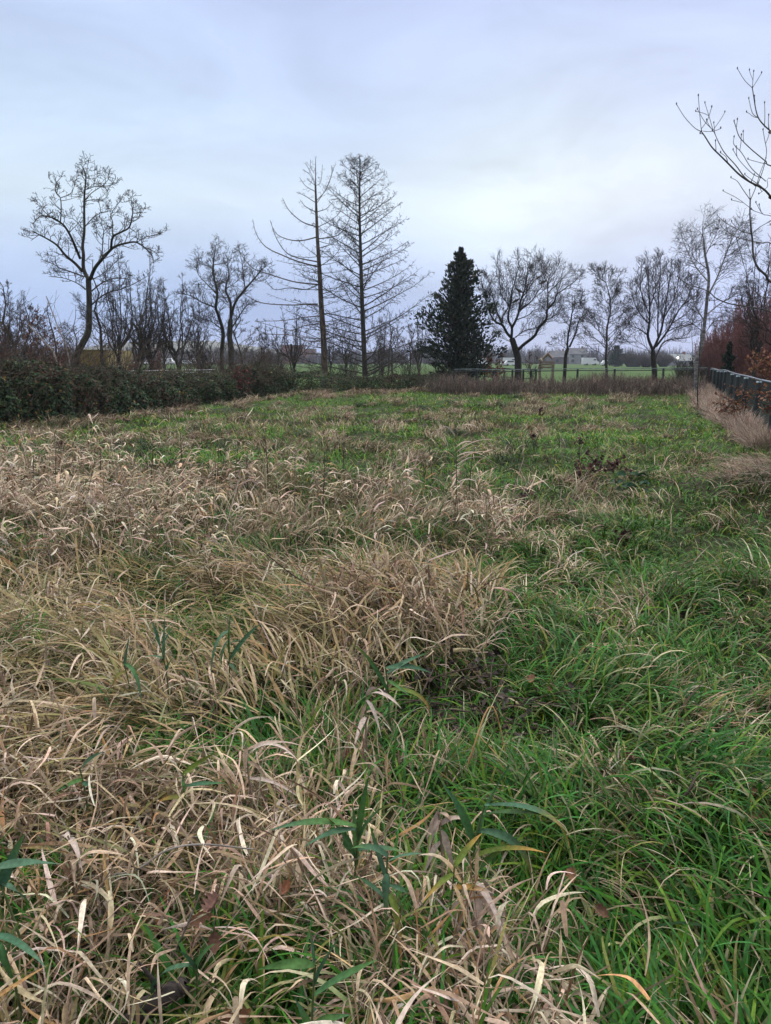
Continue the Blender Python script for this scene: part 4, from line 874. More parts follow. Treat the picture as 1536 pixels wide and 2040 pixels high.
# --- the near tree whose limbs reach in from the right edge
NB = TP(lv=2, n=(5, 0, 0, 0), ang=(40, 38, 40, 40), len=(1, .22, .1, .1), rad=(.02, .005, .003, .003), wig=(.06, .10, .1, .1), up=(.05, .06, .05, .05), rmin=.0026, seg=(6, 4, 3, 2))
def near_tree():
    rnd = random.Random(77); D = 7.6; b = at(1700, 1200, D); b[2] = H1(b[0], b[1])
    root = thing('overhanging_tree', 'near bare tree with smooth grey limbs reaching into the picture from the right edge', 'tree', b)
    T = np.array([b+np.array((0, 0, -.1)), b+np.array((.05, 0, .8)), b+np.array((.02, .05, 1.7)), b+np.array((.12, .0, 2.8)), b+np.array((.2, .05, 4.2)), b+np.array((.18, 0, 5.4))]); C = catmull(T, 5); R = np.linspace(.11, .02, len(C))
    LB_ = [([(1560, 1640), (1500, 1580), (1440, 1520), (1412, 1440), (1405, 1330), (1395, 1250), (1388, 1150), (1390, 1050)], .022, .008), ([(1390, 1050), (1340, 980), (1300, 920), (1255, 895)], .006, .003), ([(1390, 1055), (1430, 960), (1460, 860), (1500, 760)], .006, .003),
      ([(1390, 1045), (1387, 1010), (1385, 985)], .006, .004), ([(1560, 1050), (1536, 1030), (1490, 980), (1440, 950), (1380, 920), (1310, 870), (1240, 800), (1180, 740), (1120, 680), (1075, 610), (1048, 572)], .018, .006), ([(1048, 572), (1000, 545), (930, 470), (873, 380)], .0055, .003),
      ([(1048, 572), (1035, 440), (1026, 320)], .0045, .003), ([(1045, 555), (1090, 490), (1120, 400)], .0045, .003), ([(1430, 955), (1350, 890), (1290, 810), (1210, 720), (1165, 640), (1130, 565), (1070, 500), (1020, 415)], .009, .003), ([(1130, 565), (1100, 460), (1072, 370)], .0045, .003), ([(1130, 560), (1180, 490), (1212, 435)], .0045, .003), ([(1060, 568), (1095, 572), (1125, 568)], .004, .003),
      ([(1560, 820), (1500, 780), (1450, 740), (1380, 680), (1315, 610), (1290, 540), (1277, 500)], .010, .004), ([(1560, 590), (1536, 570), (1490, 530), (1450, 480), (1430, 420), (1415, 330), (1405, 265)], .013, .005), ([(1405, 265), (1410, 200), (1415, 150)], .004, .003), ([(1405, 265), (1440, 210), (1470, 160)], .004, .003), ([(1405, 265), (1350, 210), (1300, 130)], .0045, .003),
      ([(1445, 475), (1405, 440), (1380, 340)], .005, .003), ([(1490, 540), (1493, 460), (1491, 370)], .005, .003), ([(1500, 920), (1400, 830), (1330, 720), (1275, 660), (1277, 610)], .006, .003), ([(1480, 900), (1410, 870), (1320, 780), (1270, 700)], .005, .003), ([(1440, 950), (1480, 840), (1505, 720), (1490, 620), (1480, 560)], .006, .003),
      ([(1420, 1130), (1380, 1100), (1300, 1040), (1200, 988)], .005, .003), ([(1400, 1290), (1330, 1270), (1230, 1220), (1158, 1160)], .006, .003), ([(1560, 1365), (1480, 1355), (1400, 1340), (1290, 1310), (1200, 1250), (1170, 1200)], .009, .003), ([(1402, 1290), (1460, 1240), (1536, 1200), (1580, 1190)], .006, .003), ([(1500, 1565), (1530, 1490), (1550, 1420)], .008, .005),
      ([(1560, 1850), (1430, 1810), (1250, 1780), (1150, 1740), (1090, 1690), (950, 1640), (880, 1590)], .014, .004), ([(1560, 1170), (1480, 1150), (1430, 1070)], .006, .003), ([(1560, 900), (1510, 960), (1450, 1010)], .005, .003), ([(1290, 1310), (1330, 1450), (1370, 1600)], .005, .003), ([(1560, 2010), (1430, 1960), (1330, 1880), (1220, 1830)], .008, .003), ([(1560, 1750), (1470, 1730), (1380, 1650)], .009, .004)]
    out = []; done = []
    for pts, r0, r1 in LB_:
        pl = [c4(p) for p in pts]
        if pts[0][0] >= 1560: d0 = D+rnd.uniform(-.25, .25); start = True
        else:
            j = min(range(len(done)), key=lambda k: (done[k][0][0]-pl[0][0])**2+(done[k][0][1]-pl[0][1])**2); d0 = done[j][1]; start = False
        s_ = rnd.uniform(-.5, .5); ds = [d0]
        for a, c in zip(pl[:-1], pl[1:]): s_ += rnd.gauss(0, .1); ds.append(ds[-1]+s_*math.hypot(a[0]-c[0], a[1]-c[1])*D/FPX)
        for p, q in zip(pl, ds): done.append((p, q))
        P3 = np.array([at(*p, q) for p, q in zip(pl, ds)])
        if start:                                                 # carry the limb back to the trunk outside the frame
            zt = min(max(P3[0][2]-.35, .5), 5.2); k = np.argmin(np.abs(C[:, 2]-zt)); P3 = np.vstack([C[k], (C[k]+P3[0])/2+np.array((0, 0, -.05)), P3])
        c = catmull(P3, 4); rr = np.linspace(r0*.66, r1*.8, len(c)); out.append((0, c, rr))
        lg = float(np.linalg.norm(np.diff(c, axis=0), axis=1).sum()); children(out, [tuple(v) for v in c], list(rr), lg, 1, NB, rnd, 1.6*lg, .3)
    g = Geo(); g.tubes([(C, R)], 9); g.build('trunk', M['near_bark'], root, local=b)
    g = Geo(); g.tubes([(p, r) for l, p, r in out if l == 0], 5); g.tubes([(p, r) for l, p, r in out if l], 4)
    buds = [p[-1] for l, p, r in out]
    for q in buds: g.tubes([([np.array(q)+np.array((0, 0, z)) for z in (-.004, .003, .010, .018)], [.003, .0065, .0055, .001])], 5)
    g.build('crown', M['near_bark'], root, local=b)
near_tree()

def scrub(label, D, px, top, hw, seed, mat='twig', n=200):
    rnd = random.Random(seed); b = at(px, 735, D); b[2] = H1(b[0], b[1]); sc = 1.02*D/FPX; Ht = CAMH+(HORY-top)*sc; Hw = hw*sc
    root = thing('bare_shrub', label, 'shrub', b, 'bare scrub behind the thicket')
    P = TP(lv=3, n=(6, 3, 0, 0), seg=(6, 3, 2, 2), wig=(.10, .14, .16, .2), up=(.03, .06, .05, 0), ang=(28, 36, 40, 30), len=(1, .7, .35, .1), rad=(.02, .009, .006, .005), rmin=.0065, s0=.25); out = []
    for k in range(int(n*.2)):
        a = rnd.uniform(0, 2*PI); w = math.sqrt(rnd.random()); p = (b[0]+Hw*w*.6*math.cos(a), b[1]+Hw*w*.5*math.sin(a), b[2])
        grow(out, p, tuple(unit(np.array((.5*w*math.cos(a), .4*w*math.sin(a), 1)))), Ht*(1-.35*w**2)*rnd.uniform(.6, 1.0), rnd.uniform(.014, .03), 0, P, rnd)
    g = Geo(); g.tubes([(p, r) for l, p, r in out if l == 0], 4); g.build('stems', M['bark'], root, local=b); g = Geo(); g.tubes([(p, r) for l, p, r in out if l], 3); g.build('crown', M[mat], root, local=b)
for i, (lab, D, px, top, hw) in enumerate([
    ('tangled bare shrub at the left edge of the picture', 31, -6, 640, 38), ('tangled bare shrub just inside the left edge', 36, 38, 655, 36), ('tangled bare shrub below the leaning whippy tree', 33, 84, 650, 34), ('tangled bare shrub left of the knotty tree trunk', 38, 122, 660, 32),
    ('tangled bare shrub right of the mustard panel', 48, 232, 672, 34), ('tangled bare shrub below the slanting stems', 50, 276, 680, 30), ('low tangled shrub at the foot of the round headed tree', 46, 312, 690, 24),
    ('low bare shrub between the green gap and the ivy tree', 40, 402, 672, 26), ('low bare shrub just left of the ivy tree', 41, 430, 660, 22), ('low bare shrub between the ivy tree and the brick building', 46, 512, 678, 34), ('bare shrub in front of the long low shed', 54, 545, 690, 22),
    ('low shrub between the two larch trunks', 58, 692, 692, 26), ('low shrub right of the live larch trunk', 60, 752, 694, 26), ('low shrub left of the dark conifer', 60, 815, 694, 26), ('bare shrub at the foot of the pale birch', 42, 1384, 690, 20), ('bare shrub between the dense ash and the pale birch', 46, 1362, 702, 16)]):
    scrub(lab, D, px, top, hw, 500+i, n=130 if D < 50 else 90)
# ================================================================== THICKET
LEAFC = [(.018, .050, .015), (.028, .072, .022), (.012, .032, .011), (.048, .10, .038), (.06, .04, .02), (.085, .07, .018), (.24, .15, .02), (.12, .05, .03)]
def thicket(label, spine, n, canes, seed, wts):
    rg = np.random.default_rng(seed); rnd = random.Random(seed)
    S = np.array([(*at(px, 735, D)[:2], CAMH-(top-HORY)*1.02*D/FPX) for px, D, top in spine]); k = np.linspace(0, len(S)-1, 300)
    i = np.minimum(k.astype(int), len(S)-2); f = (k-i)[:, None]; C = S[i]*(1-f)+S[i+1]*f
    mid = C[len(C)//2]; root = thing('bramble_thicket', label, 'thicket', (mid[0], mid[1], H1(mid[0], mid[1])), 'bramble thickets along the back of the meadow')
    loc = np.array((mid[0], mid[1], H1(mid[0], mid[1])))
    u = rg.random(n)*299; j = np.minimum(u.astype(int), 298); g_ = (u-j)[:, None]; c = C[j]*(1-g_)+C[j+1]*g_
    t = C[j+1]-C[j]; t[:, 2] = 0; t /= np.linalg.norm(t, axis=1, keepdims=True); nrm = np.stack([t[:, 1], -t[:, 0], 0*t[:, 0]], 1)
    l = u*.11
    a = rg.random(n)*PI*.78-.10                                   # 0 = front foot, pi/2 = crest
    lump = (.62+.5*fbm(l*.35+7, l*0, seed+6))*(.62+.62*fbm(l*.9, a*1.5, seed))+.16+.12*(vnoise(l*5, a*6, seed+3)-.5)
    r = lump*np.where(rg.random(n) < .75, 1-.22*rg.random(n)**1.5, rg.random(n))
    hole = vnoise(l*3.1, a*5, seed+9) > .16
    w = .72+.62*vnoise(l*.55, l*0, seed+8)+.3*vnoise(l*2.1, l*0, seed+2)
    pos = np.stack([c[:, 0]+nrm[:, 0]*np.cos(a)*w*r, c[:, 1]+nrm[:, 1]*np.cos(a)*w*r, np.maximum(np.sin(a), 0)**.75*c[:, 2]*np.minimum(r, 1.22)*.93+.03], 1)[hole]
    pos[:, 2] += H(pos[:, 0], pos[:, 1])
    n = len(pos)
    nn = np.concatenate([nrm*np.cos(a)[:, None]+np.array((0, 0, 1))*np.sin(a)[:, None]])[hole]+np.array((0, 0, .5))+rg.standard_normal((n, 3))*.7
    nn /= np.linalg.norm(nn, axis=1, keepdims=True); x = np.cross(nn, rg.standard_normal((n, 3))); x /= np.linalg.norm(x, axis=1, keepdims=True); y = np.cross(nn, x)
    s = (.062+.05*rg.random(n))[:, None]
    V = np.stack([pos-x*s*.5, pos+y*s*.36+nn*s*.1, pos+x*s*.55-nn*s*.06, pos-y*s*.36+nn*s*.1], 1)
    lcl = l[hole]; patch = vnoise(lcl*1.1, pos[:, 2]*1.6, seed+5)
    col = palette(n, LEAFC, wts, .3, rg); col = np.where(((patch > .74) & (rg.random(n) < .5))[:, None], palette(n, [(.05, .03, .02), (.085, .05, .03), (.13, .065, .03)], [2, 2, 1], .2, rg), col)
    g = Geo(); q = np.arange(n)[:, None]*4; g.add(V.reshape(-1, 3), np.concatenate([q, q+1, q+2, q+3], 1), C=np.repeat(col[:, None], 4, 1).reshape(-1, 3))
    g.build('leaves', M['leaf'], root, local=loc, smooth=False)
    pol = []
    for _ in range(canes):
        q = rnd.randrange(2, 297); cc = C[q]; tt = unit(C[q+1]-C[q-1]); no_ = np.array((tt[1], -tt[0], 0)); p = np.array((cc[0], cc[1], 0))+no_*rnd.uniform(-.5, .9)+tt*rnd.uniform(-.2, .2); p[2] = H1(p[0], p[1])
        hh = cc[2]*rnd.uniform(.8, 1.3); d = np.array((rnd.gauss(0, .3), rnd.gauss(0, .3), 1.0)); pts = [p]; Ln = hh*rnd.uniform(1.1, 1.9)
        for _k in range(8): d = unit(d+np.array((rnd.gauss(0, .10), rnd.gauss(0, .10), -.13 if _k > 2 else 0))+no_*.05); p = p+d*Ln/8; pts.append(p)
        pol.append((pts, list(np.linspace(.008, .003, 9))))
    g = Geo(); g.tubes(pol, 4); g.build('canes', M['cane'], root, local=loc)
thicket('tall dark bramble thicket with scattered yellow leaves filling the left behind the meadow',
        [(-330, 15.2, 700), (-190, 16.3, 704), (-60, 18.2, 708), (60, 20.2, 712), (160, 22.4, 716), (250, 25, 737), (330, 27.8, 742), (400, 30.5, 735), (460, 34, 719), (500, 36, 722), (545, 38.5, 730)], 76000, 1100, 41, [6, 6, 5, 4, 2, 1.2, .5, .7])
thicket('low dark bramble thicket running from the larch trunks to the dark conifer',
        [(520, 37.6, 734), (600, 40, 737), (680, 41.2, 743), (760, 42, 744), (830, 42, 742), (880, 41, 744), (925, 38.5, 752), (950, 37, 760)], 26000, 420, 47, [5, 6, 4, 3, 3, 2, .3, 1])

# ================================================================== FENCES
def post_mesh(h, r, seed):
    g = Geo(); z = [-.25, .02, h*.5, h-.02, h]; rr = [r*1.04, r*1.03, r, r*.97, r*.86]
    g.tubes([([(0, 0, q) for q in z], rr)], 10)
    an = np.arange(10)*2*PI/10; g.add([(0, 0, h+.004)]+[(r*.86*math.cos(q), r*.86*math.sin(q), h) for q in an], T=[(0, 1+k, 1+(k+1) % 10) for k in range(10)]); return g
def right_fence():
    b = np.array((FA[0], FA[1], H1(*FA))); root = thing('paddock_fence', 'dark post and mesh fence with pale pipe rail running away along the right edge', 'fence', b, 'paddock fences')
    Ds = [8.6, 11.3, 14.1, 17.0, 20.2, 22.9, 25.3, 29.1, 31.6, 34.2, 37, 40.6]; pm = post_mesh(1.15, .06, 1); first = cap0 = None; tops = []
    for D in Ds:
        s = (D-FA[1])/FB[1]; p = np.array((FA[0]+FB[0]*s, D, 0)); p[2] = H1(p[0], p[1])*.5
        if first is None:
            first = o = pm.build('post', M['post'], root); g = Geo(); g.tubes([([(0, 0, q) for q in (1.075, 1.08, 1.165, 1.17)], [.05, .058, .058, .02])], 10); cap0 = g.build('cap', M['cap'], o)
        else:
            o = first.copy(); link(o, root); c = cap0.copy(); link(c, o)
        o.location = p-b; tops.append(p+np.array((0, 0, 1.2)))
    T = np.array(tops)-b; T = np.vstack([T[0]-(T[1]-T[0])*.5, T, T[-1]+(T[-1]-T[-2])*.05])
    g = Geo(); g.tubes([(catmull(T, 3), np.full((len(T)-1)*3+1, .022))], 8); g.build('rail', M['rail'], root)
    g = Geo(); pol = []; a, e = T[0]-np.array((0, 0, 1.2)), T[-1]-np.array((0, 0, 1.2)); Ln = np.linalg.norm(e-a); dr = (e-a)/Ln; sd = np.array((dr[1], -dr[0], 0))*.06
    for k in range(int(Ln/.075)):
        for sg in (1, -1):
            x0 = k*.075; x1 = x0+sg*1.08
            if 0 < x1 < Ln: pol.append(([a+dr*x0+sd+np.array((0, 0, .04)), a+dr*x1+sd+np.array((0, 0, 1.12))], [.0028, .0028]))
    for z in (.06, .58, 1.1): pol.append(([a+sd+np.array((0, 0, z)), e+sd+np.array((0, 0, z))], [.004, .004]))
    g.tubes(pol, 3); g.build('mesh_panel', M['wire'], root)
right_fence()
def rail_fence(label, pts, seed, h, rails, pr=.055):
    P = [np.array((*at(px, 735, D)[:2], 0)) for px, D in pts]; b = P[len(P)//2].copy(); b[2] = H1(b[0], b[1]); root = thing('rail_fence', label, 'fence', b, 'paddock fences'); first = None; pm = post_mesh(h, pr, seed)
    for p in P:
        p[2] = H1(p[0], p[1])
        if first is None: o = first = pm.build('post', M['post'], root)
        else: o = first.copy(); link(o, root)
        o.location = p-b
    for z, r, m in rails: g = Geo(); g.tubes([([p-b+np.array((0, 0, z)) for p in P], [r]*len(P))], 8); g.build('rail', M[m], root)
rail_fence('dark post and rail fence with pale top rail crossing the back of the meadow', [(905, 37.2), (950, 37.4), (984, 37.6), (1068, 38), (1151, 38.4), (1225, 38.8), (1322, 39.4), (1408, 40)], 2, 1.17, [(1.19, .017, 'rail_pale'), (1.10, .024, 'rail_dark')])
rail_fence('closely posted dark fence behind the rail fence near the oak', [(934, 47), (952, 46.4), (966, 46), (988, 45.4), (1005, 45), (1021, 44.6), (1043, 44), (1058, 43.6)], 3, 1.14, [(1.12, .03, 'rail_dark'), (.62, .02, 'rail_dark')], .06)
def tape_fence():
    P = [np.array((*at(px, 735, D)[:2], 0)) for px, D in ((150, 25.6), (205, 27), (262, 28.5), (318, 30), (372, 31.5), (430, 33))]; b = P[2].copy(); b[2] = H1(b[0], b[1]); root = thing('tape_fence', 'thin white electric tape fence strung behind the bramble thicket', 'fence', b)
    for p in P: g = Geo(); g.tubes([([p-b+np.array((0, 0, z)) for z in (-.1, .6, 1.27)], [.014]*3)], 6); g.build('post', M['rail_dark'], root)
    for z in (1.02, 1.12, 1.22):
        g = Geo(); pts = catmull(np.array([q for a, c in zip(P[:-1], P[1:]) for q in (a, (a+c)/2+np.array((0, 0, -.015)))]+[P[-1]])-b+np.array((0, 0, z)), 2); g.tubes([(pts, [.012]*len(pts))], 4); g.build('tape', M['tape'], root)
tape_fence()

# ================================================================== BEYOND THE MEADOW
def container():
    D = 58; b = at(187, 735, D); b[2] = 0; w = 53*1.02*D/FPX; h = 2.38; root = thing('storage_container', 'mustard yellow box container with pale top edge behind the knotty tree', 'container', b)
    g = Geo(); n = 24; xs = np.linspace(-w/2, w/2, n*2+1)
    for k in range(n*2): g.box(((xs[k]+xs[k+1])/2, (.0 if k % 2 else .03), h/2+.06), (w/n/2, .06, h-.12))
    g.box((0, 3.05, h/2+.06), (w-.02, 5.9, h-.14)); g.build('body', M['yellow'], root, smooth=False)
    for sx in (-1, 1): g = Geo(); g.box((sx*(w/2+.05), 0, h/2), (.1, .16, h)); g.build('corner_post', M['yellow'], root, smooth=False)
    g = Geo(); g.box((0, 0, h+.03), (w+.24, .18, .07)); g.build('top_edge', M['cream'], root, smooth=False)
container()
def gable_house(name, label, D, px, w, d, eave, ridge, wall, roof, rz, wins, cat='house'):
    b = at(px, 720, D); b[2] = 0; root = thing(name, label, cat, b); root.rotation_euler[2] = rz
    g = Geo(); g.box((0, 0, eave/2), (w, d, eave)); g.add([(-w/2, -d/2, eave), (-w/2, d/2, eave), (-w/2, 0, ridge), (w/2, -d/2, eave), (w/2, d/2, eave), (w/2, 0, ridge)], T=[(0, 1, 2), (3, 5, 4)]); g.build('wall', M[wall], root, smooth=False)
    g = Geo(); o = .3; sl_ = math.atan2(ridge-eave, d/2)
    for sg in (-1, 1):
        y0, z0, y1, z1 = sg*(d/2+o), eave-o*math.tan(sl_), 0, ridge
        v = [(-w/2-o, y0, z0+.03), (w/2+o, y0, z0+.03), (w/2+o, y1, z1+.03), (-w/2-o, y1, z1+.03)]; g.add(v+[(x, y, z+.16) for x, y, z in v], [(0, 1, 2, 3), (4, 7, 6, 5), (0, 4, 5, 1), (1, 5, 6, 2), (2, 6, 7, 3), (3, 7, 4, 0)])
    r = g.build('roof', M[roof], root, smooth=False); g = Geo(); g.box((w*.25, 0, ridge+.35), (.7, .6, 1.1)); g.build('chimney', M['brick'], r, smooth=False)
    for (x, z, ww, hh) in wins: g = Geo(); g.box((x, -d/2-.02, z), (ww, .08, hh)); g.build('window', M['glass'], root, smooth=False)
    return root
def flat_block(name, label, D, px0, px1, top, wall, depth, rows, cat='building'):
    w = (px1-px0)*1.02*D/FPX; b = at((px0+px1)/2, 720, D); b[2] = 0; h = CAMH+(HORY-top)*1.02*D/FPX; root = thing(name, label, cat, b)
    g = Geo(); g.box((0, depth/2, h/2), (w, depth, h)); g.build('wall', M[wall], root, smooth=False)
    g = Geo(); g.box((0, depth/2, h+.15), (w+.4, depth+.4, .3)); g.build('roof', M['roof'], root, smooth=False)
    for z, n, ww, hh in rows:
        for k in range(n): g = Geo(); g.box((-w/2+w*(k+.5)/n, -.02, z), (ww, .1, hh)); g.build('window', M['glass'], root, smooth=False)
    return root
flat_block('brick_building', 'tall red brick block seen left of the dead larch trunk', 380, 560, 602, 690, 'brick', 14, [(2.2, 4, 1.4, 1.4), (5.2, 4, 1.4, 1.4)])
flat_block('brick_building', 'lower red brick wing joining the tall brick block on its right', 386, 602, 626, 697, 'brick', 12, [(2.2, 3, 1.3, 1.3)])
flat_block('long_shed', 'long low dull flat roofed shed left of the brick block', 372, 488, 559, 706, 'dullwall', 16, [(2.0, 6, 2.0, 1.0)])
flat_block('dark_shed', 'low dark hall beyond the pasture behind the V forked tree', 330, 326, 420, 703, 'dullwall', 18, [(2.0, 6, 2.4, 1.0)])
hs = gable_house('white_house', 'white bungalow with pale roof and lit wall lamp right of the dense ash', 230, 1352, 8.5, 6.5, 1.5, 3.3, 'render', 'roof_pale', math.radians(30), [(-2.6, .9, 1.1, .8), (1.6, .9, 1.4, .8)])
gable_house('pale_house', 'pale two storey house between the forked alder and the upright tree', 330, 1150, 7, 8, 4.2, 6.6, 'render', 'roof', math.radians(-12), [(-2, 1.4, 1.2, 1.2), (1.8, 1.4, 1.2, 1.2), (-2, 3.3, 1.0, 1.0), (1.8, 3.3, 1.0, 1.0)])
gable_house('grey_house', 'grey roofed house just left of the forked alder trunk', 340, 1112, 8, 8, 3.0, 5.6, 'dullwall', 'roof', math.radians(8), [(-2, 1.4, 1.2, 1.2), (1.8, 1.4, 1.2, 1.2)])
def wall_lamp():
    b = at(1350, 713, 226); m, N_, L_, bs = new_mat('lit_lamp'); bs.inputs['Emission Color'].default_value = (1, .95, .85, 1); bs.inputs['Emission Strength'].default_value = 6
    root = thing('wall_lamp', 'small bright lit lamp at the white bungalow', 'lamp', b)
    import bmesh as _b
    bm = _b.new(); _b.ops.create_icosphere(bm, subdivisions=2, radius=.32); me = bpy.data.meshes.new('globe'); bm.to_mesh(me); bm.free(); me.materials.append(m); link(bpy.data.objects.new('globe', me), root)
    g = Geo(); g.tubes([([(0, 0, -.3), (0, .0, -1.2), (0, 0, -b[2])], [.05, .06, .07])], 6); g.build('pole', M['post'], root)
wall_lamp()
def vehicle(kind):
    root = thing('parked_vehicle', 'white vehicle', 'vehicle', (0, 0, 0), 'white vehicles parked beyond the pasture')
    prof = [(-2.1, .35), (-2.15, .9), (-1.9, 1.0), (-1.5, 1.62), (.6, 1.64), (1.25, 1.02), (2.1, .88), (2.2, .4)] if kind == 0 else [(-2.7, .4), (-2.75, 2.3), (-2.6, 2.45), (1.5, 2.45), (2.1, 1.35), (2.7, 1.15), (2.8, .45)]
    n = len(prof); g = Geo(); V = [(x, y, z) for y in (-.88, .88) for x, z in prof]; g.add(V, [(k, k+1, n+k+1, n+k) for k in range(n-1)]+[(n-1, 0, n, 2*n-1)])
    for o in (0, n): c = len(V); g.add([V[o+k] for k in range(n)]+[(0, V[o][1], .8)], T=[(k, (k+1) % n, n) for k in range(n)])
    g.build('body', M['paint'], root, smooth=False)
    for sg in (-1, 1): g = Geo(); g.box((-.45 if kind == 0 else 1.2, sg*.89, 1.28 if kind == 0 else 1.8), (1.9 if kind == 0 else .9, .03, .42)); g.build('window', M['glass'], root, smooth=False)
    for x in (-1.35, 1.4):
        for sg in (-1, 1): g = Geo(); g.tubes([([(x, sg*.80, .33), (x, sg*.80+sg*.001, .33), (x, sg*.93, .33), (x, sg*.931, .33)], [.02, .33, .33, .02])], 12); g.build('wheel', M['rubber'], root)
    return root
VS = [(0, 278, 290, .1), (0, 300, 292, -.05), (0, 318, 288, .1), (1, 334, 300, 0), (0, 372, 292, .05), (0, 386, 296, -.1), (1, 399, 302, .05), (1, 944, 250, .05), (1, 957, 252, 0), (1, 1014, 240, -.03), (0, 1019, 228, .1), (1, 1176, 250, .1), (0, 1212, 230, .05)]
VL = {278: 'white car left of the round headed tree', 300: 'white car hidden partly by the round headed tree trunk', 318: 'white car right of the round headed tree', 334: 'white van left of the V forked tree', 372: 'white car just right of the V forked tree', 386: 'white car midway from the V forked tree to the ivy tree', 399: 'white van nearest the ivy footed tree',
      944: 'long white van at the right flank of the dark conifer', 957: 'second white van right of the dark conifer', 1014: 'white van seen just left of the oak trunk', 1019: 'white car low beside the oak trunk', 1176: 'white van between the pale house and the upright tree', 1212: 'white car behind the upright tree trunk'}
proto = {}
for k, px, D, rz in VS:
    if k not in proto: r = proto[k] = vehicle(k)
    else:
        r = proto[k].copy(); link(r)
        for ch in proto[k].children: c = ch.copy(); link(c, r)
    p = at(px, 720, D); r.location = (p[0], p[1], H1(p[0], p[1])); r.rotation_euler[2] = rz; r['label'] = VL[px]
def timber_frame():
    D = 53; b = at(1087, 735, D); b[2] = 0; sc = 1.02*D/FPX; root = thing('timber_shelter', 'weathered timber frame with pale ended gable beams in the pasture right of the oak', 'shelter', b)
    X = lambda px: (px-1087)*sc; Z = lambda py: CAMH+(HORY-py)*sc
    for px, t in ((1076, 722), (1101, 720)): g = Geo(); g.box((X(px), 0, Z(t)/2), (.16, .16, Z(t))); g.build('post', M['wood'], root, smooth=False)
    for py in (721.5, 726, 731): g = Geo(); g.box((X(1088), -.09, Z(py)), (X(1101)-X(1076)+.1, .06, .13)); g.build('board', M['wood'], root, smooth=False)
    g = Geo(); g.tubes([([(X(1075), -.02, Z(714.5)), (X(1080), 0, Z(719)), (X(1081), 0, Z(719.4))], [.09, .09, .02])], 6); g.build('beam_end', M['wood_pale'], root)
    g = Geo(); g.tubes([([(X(1080), 0, Z(716.5)), (X(1083), 0, Z(712)), (X(1090), 0, Z(706))], [.08, .09, .09])], 6); g.build('rafter', M['wood'], root)
    g = Geo(); g.tubes([([(X(1089.5), -.03, Z(705)), (X(1093), 0, Z(708)), (X(1099), 0, Z(714.5))], [.10, .10, .09])], 6); g.build('rafter', M['wood_pink'], root)
    g = Geo(); g.tubes([([(X(1080), 0, Z(719.5)), (X(1080.5), 0, Z(721.5))], [.07, .07])], 6); g.build('strut', M['wood'], root)
timber_frame()
conifer('far_conifer', 'dark rounded conifer far off right of the upright tree', 200, 1228, 722, 694, 17, 16, [(.022, .045, .035), (.03, .06, .045)], 60, 60, .3, .55, .05, .9)
def round_bush(label, D, px, top, hw, seed, cols):
    rg = np.random.default_rng(seed); b = at(px, 720, D); b[2] = 0; sc = 1.02*D/FPX; h = CAMH+(HORY-top)*sc; w = hw*sc; root = thing('twiggy_bush', label, 'bush', b, 'bushes at the far side of the pasture'); n = 1500; g = Geo()
    r = np.sqrt(rg.random(n)); a = rg.random(n)*2*PI; P = np.stack([b[0]+w*.5*r*np.cos(a), b[1]+w*.5*r*np.sin(a), 0*r], 1); c = palette(n, cols, [1]*len(cols), .2, rg)
    blades(g, P, h*(.6+.45*rg.random(n))*(1-.2*r), .10+.08*rg.random(n), a, np.radians(2+30*r), np.radians(10+20*rg.random(n)), c, c, 4, rg.random(n)*3)
    g.build('crown', M['straw'], root, local=b)
    g = Geo(); g.tubes([([(.1*k, 0, -.1), (.2*k, .1*k, h*.35), (.5*k, .2*k, h*.6)], [.10, .07, .03]) for k in (-1, 0, 1)], 5); g.build('trunk', M['bark'], root)
GB = [(.085, .075, .075), (.11, .095, .09), (.07, .06, .06)]
round_bush('grey brown rounded bush right of the far dark conifer', 190, 1262, 697, 24, 1, GB); round_bush('low grey bush before the dense ash trunk', 180, 1288, 706, 15, 2, GB); round_bush('grey brown bush right of the dense ash trunk', 195, 1322, 701, 14, 3, GB)
def far_wood():
    """the belt of bare woods along the horizon: one mass"""
    g = Geo(); rg = np.random.default_rng(9)
    for D0, D1, n, hm, cols in ((330, 420, 420, 7.6, [(.055, .046, .05), (.07, .06, .065), (.05, .05, .05)]), (430, 600, 520, 10.0, [(.06, .054, .062), (.075, .068, .078)]), (210, 330, 60, 4.2, [(.06, .05, .05), (.075, .06, .055)])):
        D = D0+(D1-D0)*rg.random(n); x = D*(rg.random(n)*2-1)*.82
        gap = (x/D > .18) & (x/D < .30) & (D0 == 210); D = np.where(gap, D+150, D)
        h = hm*(.55+.6*rg.random(n))*(.75+.5*vnoise(x*.02, D*.01, 3)); nb = 46
        X = np.repeat(x, nb)+rg.standard_normal(n*nb)*np.repeat(h*.14, nb); Y = np.repeat(D, nb)+rg.standard_normal(n*nb)*np.repeat(h*.14, nb); hh = np.repeat(h, nb)*(.55+.5*rg.random(n*nb)); c = np.repeat(palette(n, cols, [1]*len(cols), .2, rg), nb, 0)
        blades(g, np.stack([X, Y, 0*X-.1], 1), hh, .16+.16*rg.random(n*nb), rg.random(n*nb)*2*PI, np.radians(12*rg.random(n*nb)), np.radians(35*rg.random(n*nb)), c, c, 3, rg.random(n*nb)*3, prof=np.array((1, .9, .7, .3)))
    tag(g.build('far_wood', M['straw']), 'dull purple grey belt of bare woods along the horizon', 'woods', kind='stuff')
far_wood()
